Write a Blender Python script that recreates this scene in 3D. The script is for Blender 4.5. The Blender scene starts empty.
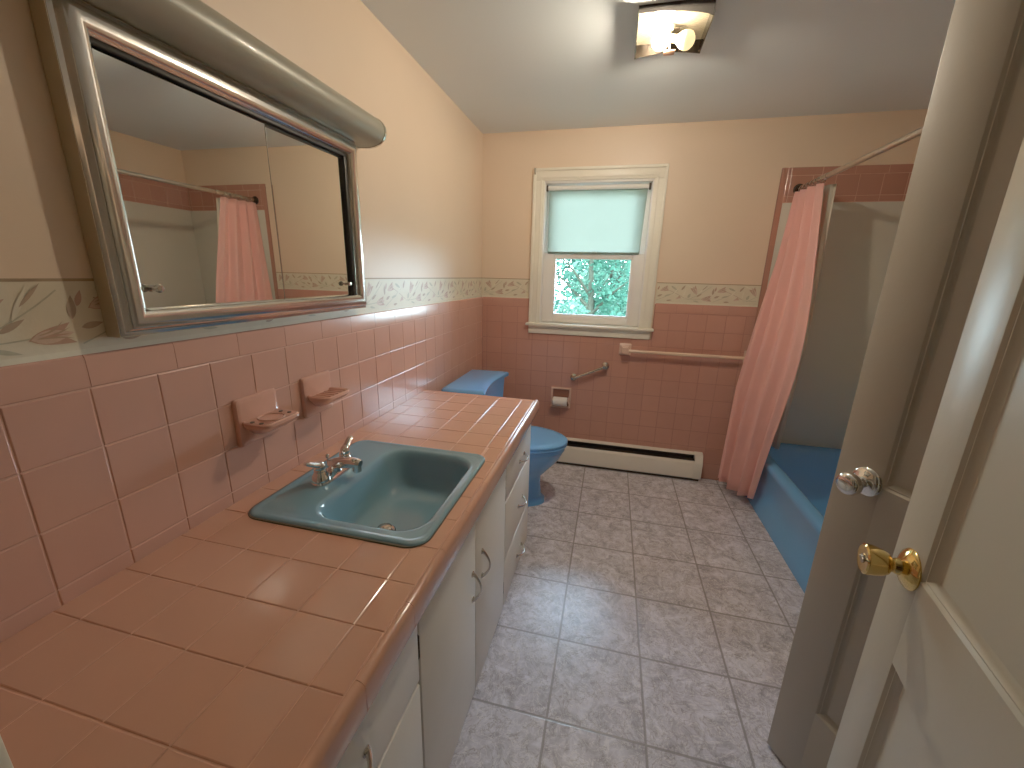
import bpy, bmesh, math, random
from mathutils import Vector, Matrix
random.seed(7)
S = bpy.context.scene
COL = S.collection
PI = math.pi
D, H = 2.884, 2.267            # window wall distance, ceiling height
ZC = 0.777                     # counter top height
YV = 0.105                     # near end of the vanity

# ------------------------------------------------------------------ materials
def new_mat(name):
    m = bpy.data.materials.new(name); m.use_nodes = True
    nt = m.node_tree; b = nt.nodes['Principled BSDF']
    return m, nt, b

def mat(name, col, rough=0.5, metal=0.0, var=0.06, vscale=6.0, bump=0.0, bscale=60.0, coat=0.0, emit=None, estr=0.0,
        spec=0.5, island=0.0, stretch=None):
    """Principled material with noise driven colour variation, optional bump and per-island variation."""
    m, nt, b = new_mat(name)
    N, L = nt.nodes, nt.links
    geo = N.new('ShaderNodeNewGeometry')
    src = geo.outputs['Position']
    if stretch:
        mp = N.new('ShaderNodeMapping'); mp.inputs['Scale'].default_value = stretch
        L.new(src, mp.inputs['Vector']); src = mp.outputs['Vector']
    nz = N.new('ShaderNodeTexNoise'); nz.inputs['Scale'].default_value = vscale; nz.inputs['Detail'].default_value = 4
    L.new(src, nz.inputs['Vector'])
    mr = N.new('ShaderNodeMapRange'); mr.inputs['From Min'].default_value = 0.25; mr.inputs['From Max'].default_value = 0.75
    mr.inputs['To Min'].default_value = 1 - var; mr.inputs['To Max'].default_value = 1 + var
    L.new(nz.outputs['Fac'], mr.inputs['Value'])
    fac = mr.outputs['Result']
    if island:
        mi = N.new('ShaderNodeMapRange'); mi.inputs['To Min'].default_value = 1 - island; mi.inputs['To Max'].default_value = 1 + island
        L.new(geo.outputs['Random Per Island'], mi.inputs['Value'])
        mu = N.new('ShaderNodeMath'); mu.operation = 'MULTIPLY'
        L.new(fac, mu.inputs[0]); L.new(mi.outputs['Result'], mu.inputs[1]); fac = mu.outputs['Value']
    vm = N.new('ShaderNodeVectorMath'); vm.operation = 'SCALE'; vm.inputs[0].default_value = col[:3]
    L.new(fac, vm.inputs['Scale']); L.new(vm.outputs['Vector'], b.inputs['Base Color'])
    b.inputs['Roughness'].default_value = rough; b.inputs['Metallic'].default_value = metal
    b.inputs['Specular IOR Level'].default_value = spec
    if coat:
        b.inputs['Coat Weight'].default_value = coat; b.inputs['Coat Roughness'].default_value = 0.06
    if bump:
        n2 = N.new('ShaderNodeTexNoise'); n2.inputs['Scale'].default_value = bscale; n2.inputs['Detail'].default_value = 3
        L.new(src, n2.inputs['Vector'])
        bp = N.new('ShaderNodeBump'); bp.inputs['Strength'].default_value = bump; bp.inputs['Distance'].default_value = 0.004
        L.new(n2.outputs['Fac'], bp.inputs['Height']); L.new(bp.outputs['Normal'], b.inputs['Normal'])
    if emit:
        b.inputs['Emission Color'].default_value = (*emit, 1); b.inputs['Emission Strength'].default_value = estr
    return m

def lin(r, g, b):
    f = lambda c: (c/255/12.92) if c/255 <= 0.04045 else ((c/255+0.055)/1.055)**2.4
    return (f(r), f(g), f(b))

M = {}
M['paint'] = mat('peach_wall_paint', lin(228, 202, 174), 0.4, var=0.02, vscale=3, bump=0.04, bscale=220)
M['ceiling'] = mat('ceiling_paint', lin(222, 231, 234), 0.55, var=0.015, vscale=2, bump=0.05, bscale=150)
M['tile'] = mat('pink_glazed_tile', lin(200, 146, 127), 0.2, var=0.03, vscale=9, bump=0.04, bscale=16, island=0.025)
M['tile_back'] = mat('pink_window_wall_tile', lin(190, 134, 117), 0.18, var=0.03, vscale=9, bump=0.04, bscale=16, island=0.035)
M['grout_back'] = mat('dark_window_wall_grout', lin(150, 100, 84), 0.7, var=0.1, vscale=30)  # darker grout for the window wall
M['tile_counter'] = mat('pink_counter_tile', lin(204, 146, 120), 0.13, var=0.03, vscale=9, bump=0.04, bscale=14, island=0.025)
M['tile_band'] = mat('dark_pink_band_tile', lin(176, 122, 104), 0.16, var=0.03, vscale=9, bump=0.05, bscale=16, island=0.04)
M['grout'] = mat('pale_pink_grout', lin(202, 152, 130), 0.6, var=0.08, vscale=30, bump=0.15, bscale=200)
M['grout_dark'] = mat('aged_counter_grout', lin(208, 152, 124), 0.5, var=0.25, vscale=12, bump=0.15, bscale=200)
M['paper'] = mat('cream_border_paper', lin(216, 205, 178), 0.4, var=0.05, vscale=14, bump=0.15, bscale=90)
M['paper_line'] = mat('border_top_line', lin(158, 132, 100), 0.5, var=0.08, vscale=20)
M['paper_pink'] = mat('border_tulip_pink', lin(182, 144, 124), 0.4, var=0.12, vscale=70)
M['paper_rose'] = mat('border_tulip_rose', lin(204, 176, 156), 0.4, var=0.12, vscale=70)
M['paper_brown'] = mat('border_tulip_brown', lin(172, 148, 124), 0.4, var=0.12, vscale=70)
M['paper_green'] = mat('border_leaf_green', lin(178, 172, 146), 0.4, var=0.12, vscale=70)
M['paper_white'] = mat('border_raised_white', lin(228, 220, 196), 0.25, var=0.05, vscale=40)
M['white_trim'] = mat('white_trim_paint', lin(238, 232, 214), 0.35, var=0.03, vscale=10, bump=0.05, bscale=90)
M['vinyl'] = mat('white_vinyl_sash', lin(236, 232, 226), 0.35, var=0.02)
M['cabinet'] = mat('white_cabinet_paint', lin(232, 228, 218), 0.38, var=0.04, vscale=5, bump=0.06, bscale=60)
M['gap'] = mat('dark_fittings_and_gap_shade', lin(70, 56, 44), 0.8, var=0.2)
M['door'] = mat('cream_door_paint', lin(176, 168, 148), 0.36, var=0.03, vscale=4, bump=0.05, bscale=80)
M['door_far'] = mat('taupe_door_paint', lin(170, 162, 147), 0.4, var=0.03, vscale=4, bump=0.05, bscale=80)
M['chrome'] = mat('polished_chrome', (0.78, 0.77, 0.74), 0.07, 1.0, var=0.03)
M['chrome_frame'] = mat('aged_chrome_frame', (0.62, 0.59, 0.54), 0.16, 1.0, var=0.06, vscale=20)
M['chrome_old'] = mat('worn_chrome', (0.5, 0.46, 0.4), 0.2, 1.0, var=0.15, vscale=40)
M['brass'] = mat('polished_brass', (0.80, 0.56, 0.19), 0.1, 1.0, var=0.04)
M['pull'] = mat('antique_nickel_pull', (0.58, 0.55, 0.50), 0.2, 1.0, var=0.12, vscale=40)
M['mirror'] = mat('mirror_silver', (0.80, 0.82, 0.78), 0.012, 1.0, var=0.01)
M['glass_edge'] = mat('mirror_cut_edge', lin(150, 150, 136), 0.2, 0.6)
M['black'] = mat('black_track', (0.012, 0.011, 0.01), 0.5, var=0.1)
M['side_metal'] = mat('cabinet_side_metal', lin(186, 172, 146), 0.35, 0.4, var=0.06)
M['lamp_housing'] = mat('grey_lamp_housing', lin(150, 147, 131), 0.38, 0.1, var=0.03, coat=0.08)
M['sink'] = mat('blue_sink_enamel_warm_lit', lin(106, 148, 166), 0.09, var=0.03, coat=0.4)  # warm light on the blue ceramic put into the base colour
M['sink_seam'] = mat('sink_rim_seam', lin(74, 72, 58), 0.5, var=0.3, vscale=40)
M['tub'] = mat('blue_tub_enamel', lin(92, 160, 222), 0.12, var=0.02, coat=0.3)
M['toilet'] = mat('blue_toilet_china', lin(92, 164, 230), 0.1, var=0.02, coat=0.4)
M['seat'] = mat('blue_toilet_seat', lin(104, 174, 240), 0.16, var=0.02)
M['surround'] = mat('offwhite_surround_panel', lin(206, 201, 186), 0.32, var=0.02, vscale=3)
M['ceramic_pink'] = mat('pink_ceramic_fitting', lin(208, 152, 132), 0.1, var=0.04, vscale=30, coat=0.4)
M['ceramic_pale'] = mat('pale_pink_ceramic', lin(220, 180, 160), 0.15, var=0.04)
M['rod_ivory'] = mat('ivory_towel_rod', lin(226, 196, 168), 0.3, var=0.04)
M['rod_grey'] = mat('brushed_rod', (0.55, 0.50, 0.44), 0.28, 1.0, var=0.08, vscale=30)
M['heater'] = mat('white_heater_enamel', lin(232, 224, 210), 0.35, var=0.03)
M['fins'] = mat('dark_fins_and_slot_shade', lin(46, 38, 34), 0.5, 0.4, var=0.2)
M['toilet_paper'] = mat('white_tissue', lin(236, 228, 220), 0.9, var=0.03, bump=0.2, bscale=200)
M['cardboard'] = mat('cardboard_core', lin(150, 120, 90), 0.9)
M['bulb_on'] = mat('lit_bulb', (1, 0.9, 0.7), 0.3, emit=(1.0, 0.82, 0.60), estr=390)
M['bulb_off'] = mat('frosted_bulb_painted_glow', lin(255, 244, 190), 0.25, emit=(1.0, 0.78, 0.36), estr=0.7)  # bulb is off; weak emission paints the glow from its lit neighbour
M['reflector'] = mat('hammered_reflector', lin(150, 138, 112), 0.3, 0.4, var=0.1, vscale=60, bump=0.5, bscale=130)
M['pan_metal'] = mat('dark_flange_and_pan_reflection', (0.05, 0.042, 0.038), 0.2, 1.0, var=0.1)  # chrome pan's reflection of the dark hall put into the colour; flanges share it
M['recess'] = mat('ceramic_recess_shade', lin(132, 84, 66), 0.25, var=0.08)  # shade inside the paper holder recess, painted as a deeper ceramic colour
M['copper'] = mat('copper_tag', lin(190, 140, 110), 0.4, 0.5)
M['bark'] = mat('pale_bark', lin(48, 52, 42), 0.9, spec=0.0, var=0.2, vscale=12)
M['grass'] = mat('lawn', lin(36, 58, 40), 0.9, var=0.25, vscale=10)
M['hall'] = mat('hall_paint', lin(120, 105, 86), 0.6, var=0.03)

def leaf_mat(name, col):
    m, nt, b = new_mat(name); N, L = nt.nodes, nt.links
    geo = N.new('ShaderNodeNewGeometry')
    rmp = N.new('ShaderNodeValToRGB')
    rmp.color_ramp.elements[0].color = (col[0]*0.45, col[1]*0.5, col[2]*0.5, 1)
    rmp.color_ramp.elements[1].color = (*col, 1)
    L.new(geo.outputs['Random Per Island'], rmp.inputs['Fac'])
    L.new(rmp.outputs['Color'], b.inputs['Base Color'])
    b.inputs['Roughness'].default_value = 0.7; b.inputs['Specular IOR Level'].default_value = 0.0
    tr = N.new('ShaderNodeBsdfTranslucent'); L.new(rmp.outputs['Color'], tr.inputs['Color'])
    mx = N.new('ShaderNodeMixShader'); mx.inputs['Fac'].default_value = 0.4
    L.new(b.outputs['BSDF'], mx.inputs[1]); L.new(tr.outputs['BSDF'], mx.inputs[2])
    L.new(mx.outputs['Shader'], nt.nodes['Material Output'].inputs['Surface'])
    return m
M['leaf_a'] = leaf_mat('bright_leaf', (0.046, .140, .088))
M['leaf_b'] = leaf_mat('pale_leaf', (0.080, .175, .115))
M['leaf_c'] = leaf_mat('deep_leaf', (0.040, .125, .085))

def fabric_mat(name, col, trans, rough=0.85, weave=900):
    m, nt, b = new_mat(name); N, L = nt.nodes, nt.links
    geo = N.new('ShaderNodeNewGeometry')
    nz = N.new('ShaderNodeTexNoise'); nz.inputs['Scale'].default_value = 5; L.new(geo.outputs['Position'], nz.inputs['Vector'])
    mr = N.new('ShaderNodeMapRange'); mr.inputs['To Min'].default_value = 0.93; mr.inputs['To Max'].default_value = 1.05
    L.new(nz.outputs['Fac'], mr.inputs['Value'])
    vm = N.new('ShaderNodeVectorMath'); vm.operation = 'SCALE'; vm.inputs[0].default_value = col
    L.new(mr.outputs['Result'], vm.inputs['Scale']); L.new(vm.outputs['Vector'], b.inputs['Base Color'])
    b.inputs['Roughness'].default_value = rough
    b.inputs['Sheen Weight'].default_value = 0.15
    tr = N.new('ShaderNodeBsdfTranslucent'); L.new(vm.outputs['Vector'], tr.inputs['Color'])
    n2 = N.new('ShaderNodeTexNoise'); n2.inputs['Scale'].default_value = weave*0.2; L.new(geo.outputs['Position'], n2.inputs['Vector'])
    bp = N.new('ShaderNodeBump'); bp.inputs['Strength'].default_value = 0.12; bp.inputs['Distance'].default_value = 0.003
    L.new(n2.outputs['Fac'], bp.inputs['Height']); L.new(bp.outputs['Normal'], b.inputs['Normal'])
    mx = N.new('ShaderNodeMixShader'); mx.inputs['Fac'].default_value = trans
    L.new(b.outputs['BSDF'], mx.inputs[1]); L.new(tr.outputs['BSDF'], mx.inputs[2])
    L.new(mx.outputs['Shader'], N['Material Output'].inputs['Surface'])
    return m
M['curtain'] = fabric_mat('pink_curtain_cloth', lin(248, 188, 178), 0.22)
M['liner'] = fabric_mat('white_liner_vinyl', lin(232, 224, 206), 0.3, 0.45)
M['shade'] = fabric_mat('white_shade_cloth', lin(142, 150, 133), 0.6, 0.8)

def glass_mat():
    m, nt, b = new_mat('window_glass'); N, L = nt.nodes, nt.links
    N.remove(b)
    t = N.new('ShaderNodeBsdfTransparent'); t.inputs['Color'].default_value = (0.93, 0.98, 0.98, 1)
    g = N.new('ShaderNodeBsdfGlossy'); g.inputs['Roughness'].default_value = 0.02
    f = N.new('ShaderNodeFresnel'); f.inputs['IOR'].default_value = 1.45
    mx = N.new('ShaderNodeMixShader'); L.new(f.outputs['Fac'], mx.inputs['Fac'])
    L.new(t.outputs['BSDF'], mx.inputs[1]); L.new(g.outputs['BSDF'], mx.inputs[2])
    L.new(mx.outputs['Shader'], N['Material Output'].inputs['Surface'])
    return m
M['glass'] = glass_mat()

def floor_mat():
    m, nt, b = new_mat('stone_look_vinyl_floor'); N, L = nt.nodes, nt.links
    geo = N.new('ShaderNodeNewGeometry')
    sep = N.new('ShaderNodeSeparateXYZ'); L.new(geo.outputs['Position'], sep.inputs['Vector'])
    def mth(op, a, bb=None, c=None):
        n = N.new('ShaderNodeMath'); n.operation = op
        for i, v in enumerate((a, bb, c)):
            if v is None: continue
            if isinstance(v, (int, float)): n.inputs[i].default_value = v
            else: L.new(v, n.inputs[i])
        return n.outputs['Value']
    A = 0.305
    def grid(o, off):
        q = mth('DIVIDE', mth('SUBTRACT', o, off), A)
        fr = mth('SUBTRACT', q, mth('FLOOR', q))
        d = mth('MULTIPLY', mth('MINIMUM', fr, mth('SUBTRACT', 1.0, fr)), A)
        return d, mth('FLOOR', q)
    dx, ix = grid(sep.outputs['X'], 0.832 - 4*A)
    dy, iy = grid(sep.outputs['Y'], D - 0.374 - 14*A)
    d = mth('MINIMUM', dx, dy)
    line = N.new('ShaderNodeMapRange'); line.interpolation_type = 'SMOOTHSTEP'
    line.inputs['From Min'].default_value = 0.0026; line.inputs['From Max'].default_value = 0.0052
    line.inputs['To Min'].default_value = 1; line.inputs['To Max'].default_value = 0
    L.new(d, line.inputs['Value'])
    # per tile offset of the stone pattern
    cmb = N.new('ShaderNodeCombineXYZ'); L.new(ix, cmb.inputs['X']); L.new(iy, cmb.inputs['Y'])
    wn = N.new('ShaderNodeTexWhiteNoise'); L.new(cmb.outputs['Vector'], wn.inputs['Vector'])
    sc = N.new('ShaderNodeVectorMath'); sc.operation = 'SCALE'; sc.inputs['Scale'].default_value = 20
    L.new(wn.outputs['Color'], sc.inputs[0])
    ad = N.new('ShaderNodeVectorMath'); L.new(geo.outputs['Position'], ad.inputs[0]); L.new(sc.outputs['Vector'], ad.inputs[1])
    big = N.new('ShaderNodeTexNoise'); big.inputs['Scale'].default_value = 15; big.inputs['Detail'].default_value = 7
    big.inputs['Roughness'].default_value = 0.68; big.inputs['Distortion'].default_value = 1.1
    L.new(ad.outputs['Vector'], big.inputs['Vector'])
    vein = N.new('ShaderNodeTexNoise'); vein.inputs['Scale'].default_value = 17; vein.inputs['Detail'].default_value = 5
    vein.inputs['Distortion'].default_value = 2.2; vein.inputs['Roughness'].default_value = 0.6
    L.new(ad.outputs['Vector'], vein.inputs['Vector'])
    r1 = N.new('ShaderNodeValToRGB'); e = r1.color_ramp.elements
    e[0].position = 0.34; e[0].color = (*lin(156, 151, 160), 1)
    e[1].position = 0.66; e[1].color = (*lin(224, 222, 234), 1)
    x = r1.color_ramp.elements.new(0.5); x.color = (*lin(193, 189, 200), 1)
    L.new(big.outputs['Fac'], r1.inputs['Fac'])
    r2 = N.new('ShaderNodeValToRGB'); e = r2.color_ramp.elements
    e[0].position = 0.475; e[0].color = (0, 0, 0, 1); e[1].position = 0.525; e[1].color = (0, 0, 0, 1)
    x = e.new(0.5); x.color = (1, 1, 1, 1)
    L.new(vein.outputs['Fac'], r2.inputs['Fac'])
    mv = N.new('ShaderNodeMix'); mv.data_type = 'RGBA'; mv.inputs[7].default_value = (*lin(240, 236, 236), 1)
    mf = mth('MULTIPLY', r2.outputs['Color'], 0.7)
    L.new(mf, mv.inputs[0]); L.new(r1.outputs['Color'], mv.inputs[6])
    # darker cracks
    vein2 = N.new('ShaderNodeTexNoise'); vein2.inputs['Scale'].default_value = 11; vein2.inputs['Detail'].default_value = 6
    vein2.inputs['Distortion'].default_value = 1.6; vein2.inputs['Roughness'].default_value = 0.65
    L.new(ad.outputs['Vector'], vein2.inputs['Vector'])
    r3 = N.new('ShaderNodeValToRGB'); e = r3.color_ramp.elements
    e[0].position = 0.478; e[0].color = (0, 0, 0, 1); e[1].position = 0.512; e[1].color = (0, 0, 0, 1)
    x = e.new(0.495); x.color = (1, 1, 1, 1)
    L.new(vein2.outputs['Fac'], r3.inputs['Fac'])
    mk = N.new('ShaderNodeMix'); mk.data_type = 'RGBA'; mk.inputs[7].default_value = (*lin(126, 114, 108), 1)
    L.new(mth('MULTIPLY', r3.outputs['Color'], 0.7), mk.inputs[0]); L.new(mv.outputs[2], mk.inputs[6])
    ml = N.new('ShaderNodeMix'); ml.data_type = 'RGBA'; ml.inputs[7].default_value = (*lin(136, 130, 130), 1)
    L.new(mth('MULTIPLY', line.outputs['Result'], 0.85), ml.inputs[0]); L.new(mk.outputs[2], ml.inputs[6])
    L.new(ml.outputs[2], b.inputs['Base Color'])
    b.inputs['Roughness'].default_value = 0.27
    hh = mth('SUBTRACT', big.outputs['Fac'], mth('MULTIPLY', line.outputs['Result'], 0.6))
    bp = N.new('ShaderNodeBump'); bp.inputs['Strength'].default_value = 0.25; bp.inputs['Distance'].default_value = 0.003
    L.new(hh, bp.inputs['Height']); L.new(bp.outputs['Normal'], b.inputs['Normal'])
    return m
M['floor'] = floor_mat()

# ------------------------------------------------------------------ mesh helpers
class MB:
    def __init__(s): s.b = bmesh.new(); s.mi = 0
    def _f(s, vs):
        try:
            f = s.b.faces.new(vs); f.material_index = s.mi; f.smooth = True; return f
        except ValueError: return None
    def quad(s, *ps): return s._f([s.b.verts.new(p) for p in ps])
    def box(s, lo, hi, bev=0.0, seg=2):
        x0, y0, z0 = lo; x1, y1, z1 = hi
        v = [s.b.verts.new(p) for p in ((x0,y0,z0),(x1,y0,z0),(x1,y1,z0),(x0,y1,z0),(x0,y0,z1),(x1,y0,z1),(x1,y1,z1),(x0,y1,z1))]
        fs = [s._f([v[i] for i in q]) for q in ((3,2,1,0),(4,5,6,7),(0,1,5,4),(1,2,6,5),(2,3,7,6),(3,0,4,7))]
        if bev:
            es = list({e for f in fs for e in f.edges})
            bev = min(bev, 0.45*min(x1-x0, y1-y0, z1-z0))
            r = bmesh.ops.bevel(s.b, geom=es, offset=bev, segments=seg, affect='EDGES', profile=0.5)
            for f in r['faces']: f.material_index = s.mi; f.smooth = True
        return s
    def loft(s, rings, cap0=True, cap1=True, closed=True):
        R = [[s.b.verts.new(p) for p in r] for r in rings]
        n = len(R[0])
        for a, c in zip(R, R[1:]):
            for i in range(n if closed else n-1):
                j = (i+1) % n
                s._f([a[i], a[j], c[j], c[i]])
        if cap0 and closed: s._f(list(reversed(R[0])))
        if cap1 and closed: s._f(R[-1])
        return s
    def lathe(s, prof, origin=(0,0,0), axis=(0,0,1), n=28):
        ax = Vector(axis).normalized(); t = Vector((1,0,0)) if abs(ax.x) < 0.9 else Vector((0,1,0))
        u = ax.cross(t).normalized(); w = ax.cross(u); o = Vector(origin)
        rings = []
        for r, h in prof:
            r = max(r, 1e-4)
            rings.append([o + ax*h + (u*math.cos(2*PI*k/n) + w*math.sin(2*PI*k/n))*r for k in range(n)])
        return s.loft(rings)
    def tube(s, pts, r, n=12, closed=False):
        pts = [Vector(p) for p in pts]; rings = []; prev = None
        for i, p in enumerate(pts):
            a = pts[max(i-1, 0)]; c = pts[min(i+1, len(pts)-1)]
            d = (c-a).normalized()
            if prev is None:
                t = Vector((0,0,1)) if abs(d.z) < 0.9 else Vector((1,0,0)); u = d.cross(t).normalized()
            else: u = (prev - d*prev.dot(d)).normalized()
            prev = u; w = d.cross(u)
            rr = r[i] if isinstance(r, (list, tuple)) else r
            rings.append([p + (u*math.cos(2*PI*k/n) + w*math.sin(2*PI*k/n))*rr for k in range(n)])
        return s.loft(rings)
    def prism(s, poly, axis, a, c):
        """extrude a closed 2D polygon along an axis; poly in the other two coordinates in xyz order"""
        def P(q, t):
            l = list(q); l.insert(axis, t); return l
        return s.loft([[P(q, a) for q in poly], [P(q, c) for q in poly]])
    def build(s, name, mats, parent=None, loc=None, rot=None, sharp=35, recalc=True):
        if recalc: bmesh.ops.recalc_face_normals(s.b, faces=s.b.faces[:])
        me = bpy.data.meshes.new(name); s.b.to_mesh(me); s.b.free()
        if not isinstance(mats, (list, tuple)): mats = [mats]
        for m in mats: me.materials.append(m)
        try: me.set_sharp_from_angle(angle=math.radians(sharp))
        except Exception: pass
        o = bpy.data.objects.new(name, me); COL.objects.link(o)
        if parent: o.parent = parent
        if loc: o.location = loc
        if rot: o.rotation_euler = rot
        return o

def tag(o, label=None, cat=None, group=None, kind=None):
    if label: o['label'] = label
    if cat: o['category'] = cat
    if group: o['group'] = group
    if kind: o['kind'] = kind
    return o
def thing(name, label, cat, group=None, loc=(0,0,0), rotz=0, kind=None):
    o = bpy.data.objects.new(name, None); COL.objects.link(o); o.location = loc; o.rotation_euler = (0,0,rotz)
    return tag(o, label, cat, group, kind)
def rrect(x0, x1, y0, y1, r, z, n=6):
    r = min(r, 0.499*min(x1-x0, y1-y0)); out = []
    for cx, cy, a0 in ((x1-r, y1-r, 0), (x0+r, y1-r, PI/2), (x0+r, y0+r, PI), (x1-r, y0+r, 1.5*PI)):
        for k in range(n+1):
            a = a0 + PI/2*k/n
            out.append((cx + r*math.cos(a), cy + r*math.sin(a), z))
    return out
def copy_tree(o, parent=None):
    c = o.copy(); COL.objects.link(c)
    if parent: c.parent = parent
    for ch in list(o.children): copy_tree(ch, c)
    return c
def lerp(a, b, t): return a + (b-a)*t
def interp(tab, z):
    tab = sorted(tab)
    if z <= tab[0][0]: return tab[0][1]
    for (a, va), (b, vb) in zip(tab, tab[1:]):
        if z <= b:
            t = (z-a)/(b-a); return [lerp(p, q, t) for p, q in zip(va, vb)]
    return tab[-1][1]

# ------------------------------------------------------------------ tiles (real geometry)
GAP = 0.0013
def tile_cells(us, vs, holes=()):
    """cells between grid lines, minus rectangular holes; yields (u0,u1,v0,v1)"""
    out = []
    for u0, u1 in zip(us, us[1:]):
        for v0, v1 in zip(vs, vs[1:]):
            cells = [(u0, u1, v0, v1)]
            for hu0, hu1, hv0, hv1 in holes:
                nx = []
                for a, b, c, d in cells:
                    if b <= hu0 or a >= hu1 or d <= hv0 or c >= hv1: nx.append((a, b, c, d)); continue
                    if a < hu0: nx.append((a, hu0, c, d))
                    if b > hu1: nx.append((hu1, b, c, d))
                    aa, bb = max(a, hu0), min(b, hu1)
                    if c < hv0: nx.append((aa, bb, c, hv0))
                    if d > hv1: nx.append((aa, bb, hv1, d))
                cells = nx
            out += [q for q in cells if q[1]-q[0] > 0.012 and q[3]-q[2] > 0.008]
    return out
def lay_tiles(mb, cells, plane, base, th, bev=0.0022):
    """plane 'x+': u=y v=z, surface towards +x; 'y-': u=x v=z towards -y; 'z+': u=x v=y towards +z; 'x-'"""
    g = GAP/2
    for u0, u1, v0, v1 in cells:
        t = th + random.uniform(-0.00015, 0.00015)
        tu, tv = random.uniform(-0.00025, 0.00025), random.uniform(-0.00025, 0.00025)
        a0, a1, b0, b1 = u0+g, u1-g, v0+g, v1-g
        e = bev
        def P(u, v, h):
            h2 = h + (tu*(2*(u-u0)/(u1-u0)-1) + tv*(2*(v-v0)/(v1-v0)-1))
            if plane == 'x+': return (base+h2, u, v)
            if plane == 'x-': return (base-h2, u, v)
            if plane == 'y-': return (u, base-h2, v)
            return (u, v, base+h2)
        def ring(d, h): return [P(a0+d, b0+d, h), P(a1-d, b0+d, h), P(a1-d, b1-d, h), P(a0+d, b1-d, h)]
        mb.loft([ring(0, 0), ring(0, t-e), ring(e*0.3, t-e*0.35), ring(e, t)], cap0=False)
def lines(start, pitch, lo, hi):
    k0 = math.ceil((lo-start)/pitch - 1e-6); out = [lo]
    while start + k0*pitch < hi - 1e-6:
        x = start + k0*pitch
        if x - out[-1] > 0.006: out.append(x)
        k0 += 1
    out.append(hi); return out

# ------------------------------------------------------------------ setting
PV = 0.1147
Z_CAP = 1.152; Z_TT = 1.213; Z_BT = 1.347
mb = MB(); mb.box((-0.12, -1.6, -0.06), (2.75, D+0.15, 0.0))
tag(mb.build('floor', M['floor']), 'grey stone-look vinyl tile floor', 'floor', kind='structure')
mb = MB(); mb.box((-0.12, -1.6, H), (2.75, D+0.15, H+0.08))
tag(mb.build('ceiling', M['ceiling']), 'plain pale grey painted ceiling', 'ceiling', kind='structure')

wl = MB().box((-0.12, -1.6, 0), (0, D+0.15, H)).build('wall_left', M['paint'])
tag(wl, 'peach painted wall over pink tile behind the vanity', 'wall', kind='structure')
# window wall with opening
WX0, WX1, WZ0, WZ1 = 0.425, 1.12, 1.045, 1.975
mb = MB()
mb.box((0, D, 0), (WX0, D+0.15, H)); mb.box((WX1, D, 0), (2.75, D+0.15, H))
mb.box((WX0, D, 0), (WX1, D+0.15, WZ0)); mb.box((WX0, D, WZ1), (WX1, D+0.15, H))
wb = mb.build('wall_back', M['paint']); tag(wb, 'peach and pink tiled wall holding the window', 'wall', kind='structure')
# right wall with closet opening, then the tub alcove
XR, XT, YT = 1.87, 2.58, 1.345
CY0, CY1, DH = 0.33, 1.12, 2.0
mb = MB()
mb.box((XR, 0.085, 0), (XR+0.1, CY0, H)); mb.box((XR, CY1, 0), (XR+0.1, YT, H)); mb.box((XR, CY0, DH), (XR+0.1, CY1, H))
wr = mb.build('wall_right', M['paint']); tag(wr, 'peach wall behind the two open doors', 'wall', kind='structure')
wt = MB().box((XT, YT-0.1, 0), (XT+0.17, D, H)).build('wall_tub', M['paint']); tag(wt, 'long wall along the bathtub', 'wall', kind='structure')
we = MB().box((XR+0.1, YT-0.1, 0), (XT, YT, H)).build('wall_alcove', M['paint']); tag(we, 'short wall at the near end of the bathtub', 'wall', kind='structure')
wc = MB()
wc.box((XR+0.6, -0.0, 0), (XR+0.7, YT-0.1, H)); wc.box((XR+0.1, 0.085, 0), (XR+0.6, 0.185, H))
tag(wc.build('wall_closet', M['hall']), 'closet interior wall behind the ajar door', 'wall', kind='structure')
# near wall with the doorway (camera stands in it)
NX0, NX1, NY0, NY1 = 0.604, 1.352, -0.045, 0.082
mb = MB()
mb.box((0, NY0, 0), (NX0, NY1, H)); mb.box((NX1, NY0, 0), (2.75, NY1, H)); mb.box((NX0, NY0, 2.0), (NX1, NY1, H))
tag(mb.build('wall_front', M['hall']), 'wall around the entry doorway', 'wall', kind='structure')
mb = MB(); mb.box((0, -1.7, 0), (2.75, -1.6, H)); mb.box((2.65, -1.6, 0), (2.75, NY0, H))
tag(mb.build('wall_hall', M['hall']), 'hallway wall beyond the entry doorway', 'wall', kind='structure')
# door casing
mb = MB()
mb.box((NX0-0.052, NY1, 0), (NX0+0.006, NY1+0.017, 2.055), 0.004)
mb.box((NX0-0.002, NY0-0.015, 0), (NX0+0.012, NY1+0.004, 2.0), 0.003)
mb.box((NX1-0.012, NY0-0.015, 0), (NX1+0.002, NY1+0.004, 2.0), 0.003)
mb.box((NX1-0.006, NY1, 0), (NX1+0.052, NY1+0.017, 2.055), 0.004)
mb.box((NX0+0.006, NY1, 2.0), (NX1-0.006, NY1+0.017, 2.055), 0.004)
tag(mb.build('trim_1', M['white_trim']), 'white entry door casing at the near end of the counter', 'trim', kind='structure')

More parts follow.
